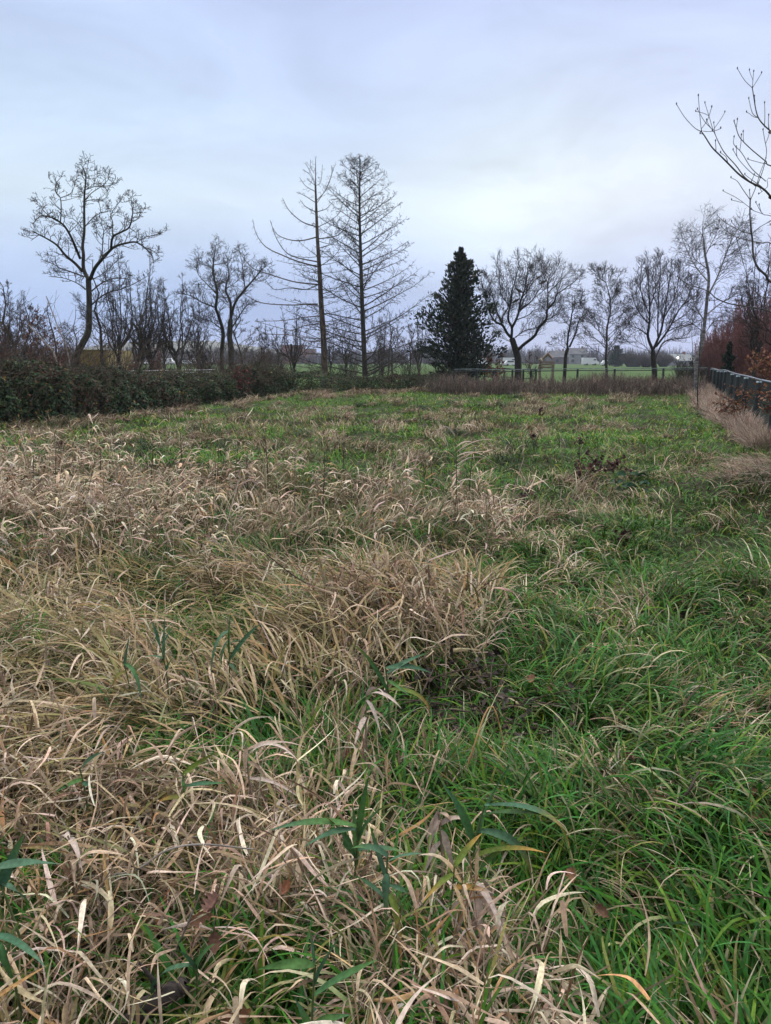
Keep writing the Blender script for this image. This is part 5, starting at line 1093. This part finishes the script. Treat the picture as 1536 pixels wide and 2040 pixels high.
def hill():
    n = 60; t = np.linspace(-1, 1, n); X, Y = np.meshgrid(t*240, t*160, indexing='ij'); Z = 34*np.clip(1-np.hypot(t[:, None], t[None])**1.6, 0, None)-1.0
    Z = np.minimum(Z, 29+.02*X); i = np.arange(n-1)[:, None]*n+np.arange(n-1)[None]; m = mat_noise('hill_grass', (.09, .11, .07), (.15, .15, .11), .02, .95, spec=.1)
    c = at(350, 718, 1150); o = build('hill', np.stack([X+c[0], Y+c[1], Z], 2).reshape(-1, 3), np.stack([i, i+n, i+n+1, i+1], -1).reshape(-1, 4), m); tag(o, 'pale flat topped hill far off behind the V forked tree', 'hill', kind='structure')
hill()

# ================================================================== PLANTS AND LITTER IN THE MEADOW
def bez(a, c, b, n=10):
    t = np.linspace(0, 1, n)[:, None]; return a*(1-t)**2+2*c*t*(1-t)+b*t*t
GRN = [(.06, .145, .05), (.075, .165, .045), (.055, .135, .07)]; BLU = [(.065, .14, .072), (.08, .16, .09)]; YEL = [(.12, .17, .03), (.16, .16, .04)]
ORA = [(.42, .24, .06), (.36, .20, .07)]; PAL = [(.46, .375, .31), (.40, .31, .24)]
def leaf_obj(root, loc, pts, w, c0, c1, seed):
    rg = np.random.default_rng(seed); P = np.asarray(pts); n = len(P); t = np.linspace(0, 1, n)
    T = np.gradient(P, axis=0); T /= np.linalg.norm(T, axis=1, keepdims=True); up = np.array((rg.normal(0, .35), -.35+rg.normal(0, .3), 1.0)); S = np.cross(T, up); S /= np.linalg.norm(S, axis=1, keepdims=True)+1e-9; N_ = np.cross(S, T)
    tw = rg.normal(0, .5)*t[:, None]; S, N_ = S*np.cos(tw)+N_*np.sin(tw), N_*np.cos(tw)-S*np.sin(tw)
    pr = (np.minimum(1, .4+2.6*t)*np.maximum(1-t**2.3, .04))[:, None]*w*.5; rip = (.12*np.sin(t*9+seed))[:, None]
    V = np.stack([P-S*pr+N_*pr*(.45+rip), P, P+S*pr+N_*pr*(.45-rip)], 1); k = np.clip((t-.35)/.5, 0, 1)[:, None]**1.4; col = np.asarray(c0)*(1-k)+np.asarray(c1)*k
    C = np.stack([col*.92, col*1.12, col*1.0], 1); g = Geo(); i = np.arange(n-1)[:, None]*3; q = np.concatenate([np.concatenate([i, i+1, i+4, i+3], 1), np.concatenate([i+1, i+2, i+5, i+4], 1)])
    g.add(V.reshape(-1, 3), q, C=C.reshape(-1, 3)); return g.build('leaf', M['grass'], root, local=loc)
def reed(label, cen, z, leaves, seed, name='reed_plant', group='green reed plants in the foreground', cat='plant', w=.025, stem='stem_green'):
    """broad bladed grass plant: a stem and leaves, each leaf running from the stem towards a traced tip"""
    rnd = random.Random(seed); c = on_ground(*cen, z); D = c[1]; b = np.array((c[0]+rnd.uniform(-.04, .04), c[1]+.04+rnd.uniform(0, .05), 0)); b[2] = H1(b[0], b[1]); root = thing(name, label, cat, b, group)
    top = c+np.array((0, 0, .01)); S = bez(b, (b+top)/2+np.array((rnd.uniform(-.03, .03), .02, .03)), top, 24); g = Geo(); g.tubes([(S-b, np.linspace(.0038, .0022, 24))], 6); g.build('stem', M[stem], root)
    for k, (tip, pal, tp) in enumerate(leaves):
        dd = rnd.uniform(-.10, .07); e = at(*tip, D+dd); a = S[max(10, 23-2*k-rnd.randrange(0, 2))]; ln = np.linalg.norm(e-a)
        e[2] = max(e[2], H1(e[0], e[1])+.03); m = (a+e)/2+np.array((0, 0, ln*rnd.uniform(.03, .20)))
        if e[2] < a[2]-.5*ln: m = a+(e-a)*.25+np.array(((e[0]-a[0])*.6, -.03, ln*.22))
        pts = bez(a, m, e, 11); leaf_obj(root, b, pts, w*rnd.uniform(.75, 1.1)*min(1, .55+ln*2), rnd.choice(pal), rnd.choice(tp), seed*31+k)
    return root
reed('green reed plant with long flat leaf pointing left, at the middle of the foreground', (712, 1648), .40, [((535, 1655), GRN, BLU), ((605, 1688), BLU, GRN), ((735, 1546), GRN, GRN), ((775, 1606), GRN, GRN), ((832, 1708), GRN, YEL), ((640, 1622), GRN, YEL), ((700, 1590), GRN, GRN)], 1)
reed('blue green reed plant with a hanging yellow blade below the long flat leaf', (772, 1712), .42, [((700, 1690), BLU, GRN), ((842, 1700), BLU, BLU), ((770, 1905), BLU, YEL), ((735, 1640), BLU, GRN), ((815, 1780), BLU, GRN), ((800, 1930), YEL, ORA), ((705, 1745), BLU, GRN)], 2)
reed('bright green reed plant low in the foreground left of centre', (628, 1932), .42, [((512, 1932), GRN, GRN), ((612, 1838), GRN, YEL), ((690, 1848), GRN, GRN), ((752, 1912), GRN, GRN), ((632, 2010), BLU, GRN), ((700, 2022), GRN, GRN), ((588, 1990), GRN, GRN)], 3)
reed('reed plant with drooping blue green leaves among lodged straw at the left', (457, 1262), .42, [((420, 1352), BLU, BLU), ((440, 1340), BLU, GRN), ((502, 1285), BLU, GRN), ((460, 1218), GRN, GRN), ((520, 1242), BLU, BLU), ((475, 1345), BLU, GRN)], 4)
reed('reed plant with two long pale green leaves near the centre of the meadow', (768, 1336), .40, [((862, 1342), BLU, BLU), ((848, 1302), BLU, GRN), ((815, 1385), GRN, GRN), ((858, 1425), YEL, ORA), ((700, 1282), GRN, YEL)], 5)
reed('reed plant entering from the left edge with one broad blue green leaf', (-14, 1738), .45, [((122, 1722), BLU, BLU), ((60, 1800), BLU, GRN), ((50, 1660), GRN, GRN)], 6, w=.032)
reed('small reed plant with folded dark green leaf at the left', (160, 1540), .36, [((205, 1498), BLU, BLU), ((110, 1578), GRN, GRN), ((190, 1570), GRN, YEL)], 7)
reed('large reed plant with orange tipped leaves bending right at the edge of the green grass', (965, 1612), .42, [((1135, 1692), GRN, ORA), ((1112, 1630), GRN, YEL), ((1060, 1760), BLU, YEL), ((1020, 1520), GRN, GRN), ((880, 1560), GRN, GRN), ((1090, 1700), YEL, ORA), ((905, 1690), BLU, GRN), ((1010, 1690), GRN, YEL)], 8, w=.03)
reed('yellow green reed plant with arching leaves left of centre', (365, 1548), .36, [((432, 1498), YEL, YEL), ((372, 1620), GRN, YEL), ((450, 1560), GRN, GRN), ((310, 1600), YEL, ORA)], 9)
reed('slim reed plant with one hanging leaf at the far left of the lodged straw', (246, 1322), .38, [((282, 1402), GRN, BLU), ((258, 1266), BLU, BLU), ((225, 1370), YEL, ORA)], 10)
reed('tuft of short green reed leaves standing in the lodged straw left of centre', (318, 1290), .40, [((300, 1232), GRN, GRN), ((350, 1240), GRN, GRN), ((285, 1310), BLU, BLU), ((328, 1228), BLU, BLU), ((345, 1310), GRN, YEL)], 11)
reed('reed plant at the lower left edge with one green leaf falling right', (-8, 1872), .36, [((92, 1928), GRN, BLU), ((30, 1960), GRN, GRN), ((40, 1835), GRN, YEL)], 12)
reed('reed plant with broad dark leaf lying beside the rotten log', (388, 1928), .24, [((304, 1996), BLU, GRN), ((430, 1880), GRN, GRN), ((350, 1890), GRN, GRN)], 14, w=.03)
reed('reed plant half yellowed beside the bent orange stalk', (905, 1735), .36, [((960, 1660), YEL, ORA), ((840, 1800), YEL, ORA), ((930, 1800), GRN, YEL), ((985, 1780), ORA, PAL)], 13)
# tall dead stalks with blown leaves
def dead_reed(label, foot, topp, leaves, seed, w=.016, stem='stem'):
    rnd = random.Random(seed); b = on_ground(*foot, .0); b[2] = H1(b[0], b[1]); D = b[1]; e = at(*topp, D+rnd.uniform(-.05, .1)); root = thing('dead_reed_stalk', label, 'plant', b, 'tall dead reed stalks'); S = bez(b, (b+e)/2+np.array((rnd.uniform(-.05, .05), 0, 0)), e, 9)
    g = Geo(); g.tubes([(S-b, np.linspace(.0055, .0022, 9))], 6); g.build('stem', M[stem], root)
    for k, (f, tip) in enumerate(leaves):
        i = f*8; j = min(int(i), 7); a = S[j]+(S[j+1]-S[j])*(i-j); q = at(*tip, D+rnd.uniform(-.18, .12)); ln = np.linalg.norm(q-a); m = (a+q)/2+np.array((0, 0, ln*rnd.uniform(.2, .45))); cc = rnd.choice(PAL+[(.52, .43, .35), (.34, .25, .17)])
        leaf_obj(root, b, bez(a, m, q, 9), w*rnd.uniform(.7, 1.2), cc, cc, seed*17+k)
dead_reed('tallest dark stalk with straw leaves blown right, right of the middle of the meadow', (905, 1062), (906, 838), [(.62, (990, 905)), (.7, (996, 880)), (.8, (985, 868)), (.55, (965, 915)), (.9, (950, 852)), (.5, (870, 938)), (.75, (955, 890)), (.66, (978, 918)), (.4, (950, 960)), (.85, (880, 850)), (.58, (1000, 935))], 1, .020, 'stem_dark')
dead_reed('thin stalk with flag leaves at the right end of the standing reed grass', (968, 1120), (962, 960), [(.8, (990, 1000)), (.6, (1000, 1060)), (.9, (985, 968)), (.7, (940, 1000))], 2)
dead_reed('stalk with three pale leaves streaming right at the middle of the standing reed grass', (585, 1080), (588, 905), [(.95, (612, 922)), (.9, (610, 912)), (.85, (606, 930)), (.6, (640, 990))], 3, .018)
dead_reed('short stalk with pale folded leaf between the two tall stalks', (715, 1030), (712, 915), [(.9, (728, 930)), (.95, (724, 922)), (.7, (740, 960))], 4)
dead_reed('stalk with pale leaves hanging low right of the standing reed grass', (805, 1060), (802, 950), [(.9, (812, 975)), (.8, (795, 985)), (.6, (825, 1000))], 5)
dead_reed('lone stalk with blurred straw leaf standing in the green left of the wilted dock', (1118, 930), (1117, 860), [(.95, (1116, 905)), (.8, (1128, 895))], 6)
dead_reed('lone thin stalk with one small leaf in the green behind the tall dark stalk', (1038, 905), (1040, 838), [(.95, (1054, 840)), (.9, (1050, 852))], 7)
dead_reed('pale curled dead stalk with shredded leaves at the lower left edge', (150, 1870), (135, 1665), [(.95, (165, 1740)), (.9, (185, 1790)), (.8, (120, 1760)), (.85, (192, 1750)), (.7, (150, 1770)), (.95, (118, 1700))], 8, .024)
dead_reed('dead stalk with bundle of hanging pale leaves at the centre foreground', (735, 1560), (730, 1378), [(.97, (775, 1400)), (.9, (760, 1470)), (.85, (715, 1450)), (.75, (790, 1480)), (.7, (705, 1490)), (.95, (800, 1412))], 9, .020)
dead_reed('dead stalk with leaves hanging like ribbons left of the centre foreground', (515, 1700), (490, 1485), [(.97, (490, 1560)), (.95, (530, 1490)), (.9, (598, 1520)), (.85, (545, 1590)), (.8, (475, 1540)), (.95, (612, 1490)), (.7, (598, 1590))], 10, .020)
dead_reed('dead stalk with large drooping leaves at the right rim of the foreground straw', (965, 1950), (945, 1745), [(.97, (990, 1820)), (.9, (900, 1900)), (.95, (1010, 1880)), (.85, (960, 1890)), (.8, (880, 1830)), (.9, (1040, 1960)), (.7, (930, 1960))], 11, .026)
dead_reed('dead stalk with pale wide leaves right of the blue green reed plant', (880, 1830), (872, 1610), [(.97, (850, 1720)), (.95, (905, 1650)), (.9, (850, 1670)), (.85, (940, 1640)), (.8, (905, 1740)), (.7, (835, 1780))], 12, .024)
def thin_stem(label, foot, mids, tip, r, mat, seed, name='dry_stem', cat='stem', zf=0.0, twigs=0, group=None):
    rnd = random.Random(seed); b = on_ground(*foot, zf); b[2] = H1(b[0], b[1])+zf; D = b[1]; pts = [b]+[at(*m, D+rnd.uniform(-.05, .05)) for m in mids]+[at(*tip, D+rnd.uniform(-.1, .1))]; C = catmull(np.array(pts), 5) if len(mids) else bez(b, (b+pts[-1])/2+np.array((.02, 0, .02)), pts[-1], 8)
    root = thing(name, label, cat, b, group); g = Geo(); g.tubes([(C-b, np.linspace(r, r*.55, len(C)))], 6)
    if twigs:
        o = []; children(o, [tuple(v) for v in C-b], list(np.linspace(r, r*.5, len(C))), float(np.linalg.norm(C[-1]-C[0])), 1, TP(lv=2, n=(5, 0, 0, 0), ang=(40, 38, 40, 40), len=(1, .22, .1, .1), rad=(.02, r*.5, .003, .003), rmin=r*.3), rnd, twigs, .35); g.tubes([(p, q) for l, p, q in o], 4)
    g.build('stem', M[mat], root)
    return root
thin_stem('orange dead stalk bent sharply over like a tent in the foreground', (915, 1590), [(940, 1500), (982, 1408)], (1020, 1570), .0042, 'stem_orange', 1)
thin_stem('orange dead stalk leaning right beside the bent one', (1030, 1600), [(1000, 1520)], (952, 1462), .004, 'stem_orange', 2)
thin_stem('pale arched dead stalk lying across the straw at the left foreground', (170, 1800), [(265, 1735), (330, 1695), (400, 1682)], (505, 1692), .0042, 'pale_wood', 51, zf=.1)
thin_stem('straight pale dead stalk leaning right in the lower left foreground', (312, 1990), [(350, 1895)], (386, 1812), .0038, 'pale_wood', 52)
thin_stem('second straight pale stalk crossing behind the leaning one in the lower left', (285, 1930), [(320, 1880)], (362, 1826), .003, 'pale_wood', 53)
thin_stem('dark fallen stick lying in the green grass at the right foreground', (1338, 1622), [(1370, 1578)], (1393, 1536), .007, 'stem_dark', 3, 'fallen_stick', 'stick', .10)
thin_stem('thin dark cane leaning across the middle of the meadow', (676, 1238), [(590, 1150)], (505, 1082), .005, 'stem_dark', 4, 'leaning_cane', 'cane', .1)
thin_stem('bare thin sapling leaning left right of the middle of the meadow', (850, 880), [(836, 830)], (828, 782), .008, 'stem_dark', 5, 'bare_sapling', 'sapling', 0, 4)
thin_stem('slender upright sapling at the left end of the right fence', (1391, 822), [(1390, 770)], (1398, 640), .022, 'bark', 6, 'bare_sapling', 'sapling', 0, 14)
thin_stem('second slender sapling close left of the fence sapling', (1380, 795), [(1381, 740)], (1378, 660), .016, 'bark', 7, 'bare_sapling', 'sapling', 0, 10)
thin_stem('thin upright dry stem left of the standing reed grass', (112, 1020), [(110, 960)], (112, 880), .006, 'stem_dark', 8, twigs=3)
thin_stem('brown dry stem in the standing reed grass left of its middle', (300, 1000), [(302, 940)], (305, 880), .006, 'stem_dark', 9, twigs=4)
thin_stem('tall brown dry stem rising right of the middle of the reed grass', (535, 1000), [(533, 930)], (528, 868), .007, 'stem_dark', 10, twigs=5)
thin_stem('dark brown dry stem with bristly side shoots in the reed grass', (430, 1010), [(432, 960)], (436, 890), .006, 'stem_dark', 11, twigs=6)
thin_stem('brown dry stem near the right end of the reed grass', (470, 985), [(470, 930)], (476, 880), .006, 'stem_dark', 12, twigs=3)
thin_stem('pale dead pole leaning left at the thicket beside the knotty tree', (112, 728), [(90, 690)], (60, 652), .035, 'pale_wood', 13, 'leaning_pole', 'pole', .8) if 0 else None
def pole(label, D, a, c, r, seed):
    p, q = at(*a, D), at(*c, D+.6); b = np.array((p[0], p[1], H1(p[0], p[1]))); root = thing('leaning_pole', label, 'dead trunk', b); C = np.array([b-np.array((0, 0, .1)), p, (p+q)/2+np.array((0, 0, .05)), q]); C = catmull(C, 4); g = Geo(); g.tubes([(C-b, np.linspace(r, r*.6, len(C)))], 7); g.build('stem', M['pale_wood'], root)
pole('pale dead trunk leaning left out of the thicket near the left edge', 23, (112, 716), (58, 648), .035, 1)
pole('thin pale dead trunk leaning left close to the knotty tree', 24, (138, 716), (92, 590), .024, 2)
for i, (fx, fy, tx, ty, lab) in enumerate([(60, 1030, 66, 905, 'brown dry stem nearest the left edge in the reed grass'), (205, 1010, 201, 900, 'brown dry stem between the left edge and the middle of the reed grass'), (355, 975, 360, 868, 'brown dry stem at the back of the reed grass left of the tall one'), (500, 1015, 492, 905, 'dark dry stem close left of the tall brown one in the reed grass'),
    (640, 1010, 646, 900, 'thin dry stem right of the stalk with three pale leaves'), (690, 985, 686, 880, 'thin dry stem left of the short stalk with folded leaf'), (860, 1010, 855, 890, 'thin dark dry stem close left of the tallest dark stalk'), (935, 1040, 942, 900, 'thin dark dry stem close right of the tallest dark stalk')]):
    thin_stem(lab, (fx, fy), [((fx+tx)/2+(-1)**i*3, (fy+ty)/2)], (tx, ty), .0065, 'stem_dark', 40+i, twigs=4+i % 3)
# docks, bramble shoot, beech shoots
def dock(label, foot, topp, n, spread, seed, cols=RED, size=.06, flat=0.0, group='wilted dark dock plants'):
    rnd = random.Random(seed); b = on_ground(*foot, .02); b[2] = H1(b[0], b[1]); D = b[1]; e = at(*topp, D); root = thing('wilted_dock', label, 'plant', b, group); S = bez(b, (b+e)/2+np.array((rnd.uniform(-.03, .03), .02, .04)), e, 8); pol = [(S-b, np.linspace(.007, .003, 8))]; pts = []
    for k in range(max(2, n//14)):
        i = rnd.randrange(2, 8); a = S[i]; q = a+np.array((rnd.gauss(0, spread), rnd.gauss(0, spread), abs(rnd.gauss(0, spread*.7)))); q[2] = max(q[2], H1(q[0], q[1])+.03); L_ = bez(a, (a+q)/2+np.array((0, 0, .03)), q, 6); pol.append((L_-b, np.linspace(.004, .002, 6))); pts += [tuple(v) for v in L_[1:]]
    pts += [tuple(v) for v in S[2:]]; g = Geo()
    for p in pol: g.tubes([p], 5)
    g.build('stem', M['stem_dark'], root); leafcloud(root, b, [pts[rnd.randrange(len(pts))] for _ in range(n)], cols, size, 'leaves', seed, jit=.03)
DK = [(.060, .026, .024), (.085, .036, .03), (.045, .02, .02), (.11, .05, .038)]
dock('wilted dock lying over with heap of dark red leaves, largest in the green right half', (1130, 960), (1215, 935), 170, .14, 1, DK)
dock('curved wilted dock shoot hung with dark leaves behind the largest heap', (1195, 935), (1170, 905), 60, .10, 2, DK)
dock('upright dark wilted dock spike above the largest heap', (1155, 925), (1157, 870), 40, .025, 3, DK, .05)
dock('small upright dark dock spike in the middle of the back meadow', (1077, 838), (1078, 815), 34, .035, 4, DK, .07)
dock('dark dock spike left of the lone straw stalk', (1060, 895), (1066, 868), 34, .05, 5, DK)
dock('low clump of dark dead leaves in the grass right of centre', (1243, 1092), (1246, 1070), 60, .05, 6, DK, .05)
dock('dark dead leaf heap at the foot of the straw left of the dock', (1040, 1010), (1060, 985), 70, .10, 7, DK)
dock('dark wilted stalk among the straw at the left edge', (120, 905), (116, 880), 30, .03, 8, [(.09, .04, .03)], .06)
for i, (px, py, lab, n) in enumerate([(1268, 778, 'rusty brown dock clump before the weeds, leftmost of the rusty row', 60), (1290, 780, 'rusty brown dock clump, second from the left in the rusty row', 80), (1312, 776, 'rusty brown dock clump, middle of the rusty row', 80), (1340, 774, 'rusty brown dock clump, fourth in the rusty row', 70), (1364, 778, 'rusty brown dock clump, rightmost of the rusty row', 60)]):
    b = at(px, 790, 30.5); dock(lab, (px, 783), (px+2, py-14), n*3, .18, 20+i, [(.10, .042, .03), (.14, .06, .045), (.075, .03, .025)], .10, group='rusty dock clumps before the weeds')
def bramble_shoot():
    b = on_ground(1252, 985, .05); b[2] = H1(b[0], b[1]); D = b[1]; root = thing('bramble_shoot', 'dark blue green bramble shoot with round leaves in the grass right of the wilted dock', 'plant', b); rnd = random.Random(5); k = 0; g = Geo()
    for tip in ((1228, 962), (1245, 948), (1270, 948), (1285, 965), (1262, 968), (1250, 972), (1275, 980), (1238, 978)):
        e = at(*tip, D+rnd.uniform(-.12, .12)); g.tubes([(bez(b, (b+e)/2+np.array((0, 0, .06)), e, 6)-b, np.linspace(.004, .002, 6))], 5)
    g.build('stem', M['stem_dark'], root)
    rnd = random.Random(5)
    for tip in ((1228, 962), (1245, 948), (1270, 948), (1285, 965), (1262, 968), (1250, 972), (1275, 980), (1238, 978)):
        e = at(*tip, D+rnd.uniform(-.12, .12))
        for j in range(3):
            a = rnd.uniform(0, 2*PI); q = e+np.array((.11*math.cos(a), .11*math.sin(a), .01)); leaf_obj(root, b, bez(e, (e+q)/2+np.array((0, 0, .03)), q, 7), .085, rnd.choice([(.018, .055, .022), (.028, .07, .03)]), (.022, .06, .028), 500+k); k += 1
bramble_shoot()
def beech_spray(label, D, foot, tips, n, seed, jit=.07):
    b = at(*foot, D); b[2] = H1(b[0], b[1]); root = thing('beech_sapling', label, 'sapling', b, 'beech saplings at the right fence'); rnd = random.Random(seed); out = []; pts = []
    for t in tips:
        e = at(*t, D+rnd.uniform(-.4, .4)); C = bez(b, np.array(((b[0]*2+e[0])/3, (b[1]*2+e[1])/3, e[2]*.75)), e, 9); out.append((0, C, np.linspace(.010, .003, 9))); children(out, [tuple(v) for v in C], list(np.linspace(.010, .004, 9)), float(np.linalg.norm(e-b)), 1, TP(lv=3, n=(6, 4, 0, 0), len=(1, .4, .2, .1), ang=(40, 45, 45, 40), rad=(.02, .005, .003, .003), rmin=.0025), rnd, 7, .4)
    for l, p, r in out: pts += [tuple(v) for v in (p[1:] if l else p[5:])]
    g = Geo(); g.tubes([(np.asarray(p)-b, r) for l, p, r in out], 4); g.build('stems', M['bark'], root); leafcloud(root, b, [pts[rnd.randrange(len(pts))] for _ in range(n)], BROWN, .075, 'leaves', seed, jit=jit)
beech_spray('beech sapling thick with copper leaves hanging over the right fence rail', 17.5, (1568, 830), [(1490, 722), (1500, 708), (1515, 700), (1530, 715), (1545, 695), (1510, 728), (1560, 720), (1540, 735), (1580, 700)], 800, 1, .06)
beech_spray('beech sapling with copper leaves poking through the right fence mesh', 17.5, (1478, 842), [(1430, 800), (1445, 790), (1460, 775), (1480, 790), (1470, 810), (1440, 812), (1495, 780), (1450, 820)], 260, 2)
beech_spray('copper leaved beech shoot drooping beside the nearest fence post', 13.2, (1560, 880), [(1522, 770), (1530, 785), (1540, 800), (1550, 760)], 170, 3, .04)
thin_stem('pale bare twig crossing before the nearest fence post', (1540, 885), [(1520, 868)], (1490, 850), .006, 'pale_wood', 31, 'bare_twig', 'twig', 0, 4)
thin_stem('pale forked bare twig before the second fence post', (1504, 850), [(1500, 828)], (1512, 798), .006, 'pale_wood', 32, 'bare_twig', 'twig', 0, 4)
# fallen oak leaves
def oak_leaf(label, px, py, z, L_, seed, cols):
    rg = np.random.default_rng(seed); n = 22; t = np.linspace(0, 1, n); L_ *= .5; half = L_*.30*np.sin(PI*t**.8)**.8*(1+.32*np.sin(t*PI*8.5))*(t > .06)+L_*.012; curl = rg.uniform(.6, 1.8); roll = rg.uniform(.8, 2.4)
    x = L_*(t-.5); rows = []
    for k in (-1, -.5, 0, .5, 1): rows.append(np.stack([x, half*k, L_*(curl*.5*(t-.5)**2*2+roll*.25*k*k*half/half.max()+.02*np.sin(t*14+k*3))], 1))
    V = np.stack(rows, 1).reshape(-1, 3); c = on_ground(px, py, z); c[2] = max(c[2], H1(c[0], c[1])+.03); c[2] -= .03; a = rg.uniform(0, 2*PI); R = np.array(((math.cos(a), -math.sin(a), 0), (math.sin(a), math.cos(a), 0), (0, 0, 1))); q = rg.uniform(-1.0, 1.0); R2 = np.array(((1, 0, 0), (0, math.cos(q), -math.sin(q)), (0, math.sin(q), math.cos(q)))); q2 = rg.uniform(.2, .9); R3 = np.array(((1, 0, 0), (0, math.cos(q2), -math.sin(q2)), (0, math.sin(q2), math.cos(q2)))); V = V@(R3@R@R2).T
    root = thing('oak_leaf', label, 'leaf', c, 'fallen oak leaves'); i = np.arange(n-1)[:, None]*5; Q = np.concatenate([np.concatenate([i+k, i+k+1, i+k+6, i+k+5], 1) for k in range(4)]); col = palette(1, cols, [1]*len(cols), .1, rg)*np.ones((len(V), 3))*(.85+.3*rg.random((len(V), 1))); g = Geo(); g.add(V, Q, C=col); g.build('blade', M['deadleaf'], root)
    g = Geo(); tail = V.reshape(n, 5, 3)[0, 2]; nx = V.reshape(n, 5, 3)[2, 2]; dr = unit(tail-nx); g.tubes([([tail+dr*s for s in (-.004, .012, .028)], [.0014, .0012, .0009])], 5); g.build('stalk', M['stem_dark'], root)
OL = [(.24, .12, .065), (.20, .10, .06), (.30, .17, .10), (.16, .085, .055)]
for i, (px, py, z, Ls, lab) in enumerate([(398, 1800, .30, .13, 'brown oak leaf standing upright in the straw at the lower left'), (425, 1785, .30, .12, 'narrow brown oak leaf beside the upright one at the lower left'), (422, 1860, .28, .10, 'rounded curled brown oak leaf below the upright pair'), (568, 1755, .22, .10, 'reddish oak leaf deep in the straw left of centre'), (475, 2015, .15, .15, 'large brown oak leaf at the bottom edge'),
    (1325, 1580, .16, .13, 'pinkish brown oak leaf in the green grass beside the fallen stick'), (1490, 1612, .16, .11, 'brown oak leaf at the right edge, left of a pair'), (1522, 1612, .16, .12, 'brown oak leaf at the right edge, right of a pair'), (1500, 1565, .15, .08, 'small pale oak leaf above the pair at the right edge'), (1202, 1795, .20, .09, 'small brown oak leaf near the rim of the green grass'),
    (1250, 1492, .12, .10, 'brown oak leaf half hidden in the grass right of the dead brush'), (1140, 1728, .2, .09, 'oak leaf between the straw and the green grass'), (1420, 1555, .14, .09, 'pale oak leaf right of the fallen stick'), (290, 1640, .25, .08, 'small reddish oak leaf in the straw at the left'), (1060, 1345, .12, .11, 'dark oak leaf at the edge of the dead brush'), (1100, 1360, .12, .10, 'russet oak leaf right of the dead brush')]):
    oak_leaf(lab, px, py, z, Ls, 60+i, OL)
# dead brush in the hollow, the rotten log
def dead_brush():
    rnd = random.Random(3); c = on_ground(945, 1440, 0); b = np.array((c[0], c[1], H1(c[0], c[1]))); root = thing('dead_brush', 'heap of black dead twigs and leaves in the hollow right of centre', 'brush', b); pol = []; pts = []
    for k in range(46):
        a = rnd.uniform(0, 2*PI); p = b+np.array((rnd.gauss(-.02, .13), rnd.gauss(.05, .14), rnd.uniform(.04, .14))); p[2] = H1(p[0], p[1])+rnd.uniform(.03, .13); d = np.array((math.cos(a), math.sin(a)*.7, rnd.uniform(-.05, .35))); L_ = rnd.uniform(.18, .5); q = p+unit(d)*L_; C = bez(p, (p+q)/2+np.array((rnd.gauss(0, .03), rnd.gauss(0, .03), .03)), q, 7); pol.append((C-b, np.linspace(.0045, .002, 7))); pts += [tuple(v) for v in C]
    g = Geo(); g.tubes(pol, 5); g.build('twigs', M['stem_dark'], root); leafcloud(root, b, [pts[rnd.randrange(len(pts))] for _ in range(260)], [(.045, .034, .03), (.07, .05, .042), (.03, .022, .02), (.10, .075, .06)], .045, 'leaves', 5, jit=.03)
dead_brush()
def log():
    a, c = on_ground(262, 2040, .06), on_ground(358, 1968, .14); b = (a+c)/2; b[2] = H1(b[0], b[1]); root = thing('rotten_log', 'dark rotten branch lying in the grass at the bottom left', 'log', b); rg = np.random.default_rng(2); d = c-a; P = np.array([a-d*.5, a, a+d*.5+np.array((0, 0, .015)), c, c+d*.12]); C = catmull(P, 6); R = .022*(1+.2*rg.standard_normal(len(C)))*np.linspace(1.25, .8, len(C)); R[-1] = .006; R[0] = .006; g = Geo(); g.tubes([(C-b, R)], 10); g.build('stem', M['log'], root)
    g = Geo(); m = C[14]-b; g.tubes([([m, m+np.array((-.02, -.01, .05)), m+np.array((-.05, -.01, .10))], [.009, .007, .003])], 6); g.build('side_stub', M['log'], root)
log()
# birds in the oak
def bird(label, px, py, D, face):
    b = at(px, py, D); root = thing('perched_bird', label, 'bird', b, 'birds perched in the oak'); s = face; rings = [(-.30, -.06, .010), (-.20, -.02, .028), (-.12, .02, .062), (-.03, .06, .082), (.05, .10, .075), (.11, .145, .048), (.15, .175, .045), (.185, .18, .036), (.205, .175, .014), (.235, .165, .003)]
    g = Geo(); g.tubes([([(x*s, 0, z) for x, z, r in rings], [r for x, z, r in rings])], 10); g.build('body', M['twig'], root)
bird('dark bird perched high on the right upswept oak limb', 1082, 565, 44, 1); bird('dark bird perched low on the middle of the oak crown', 1034, 582, 44, -1); bird('dark bird perched lowest at the left middle of the oak crown', 1028, 602, 44, 1)
# the air: a faint blue dusk haze
def haze():
    g = Geo(); g.box((0, 100, 21), (3400, 3400, 46)); o = g.build('haze', M['post'], None, smooth=False); m = bpy.data.materials.new('haze'); m.use_nodes = True; n = m.node_tree.nodes; n.clear(); ou = n.new('ShaderNodeOutputMaterial'); v = n.new('ShaderNodeVolumePrincipled'); v.inputs['Color'].default_value = (.86, .91, 1, 1); v.inputs['Density'].default_value = .00038; v.inputs['Anisotropy'].default_value = .2
    m.node_tree.links.new(v.outputs[0], ou.inputs['Volume']); o.data.materials.clear(); o.data.materials.append(m); tag(o, 'faint bluish dusk haze over the far fields', 'haze', kind='stuff')
haze()
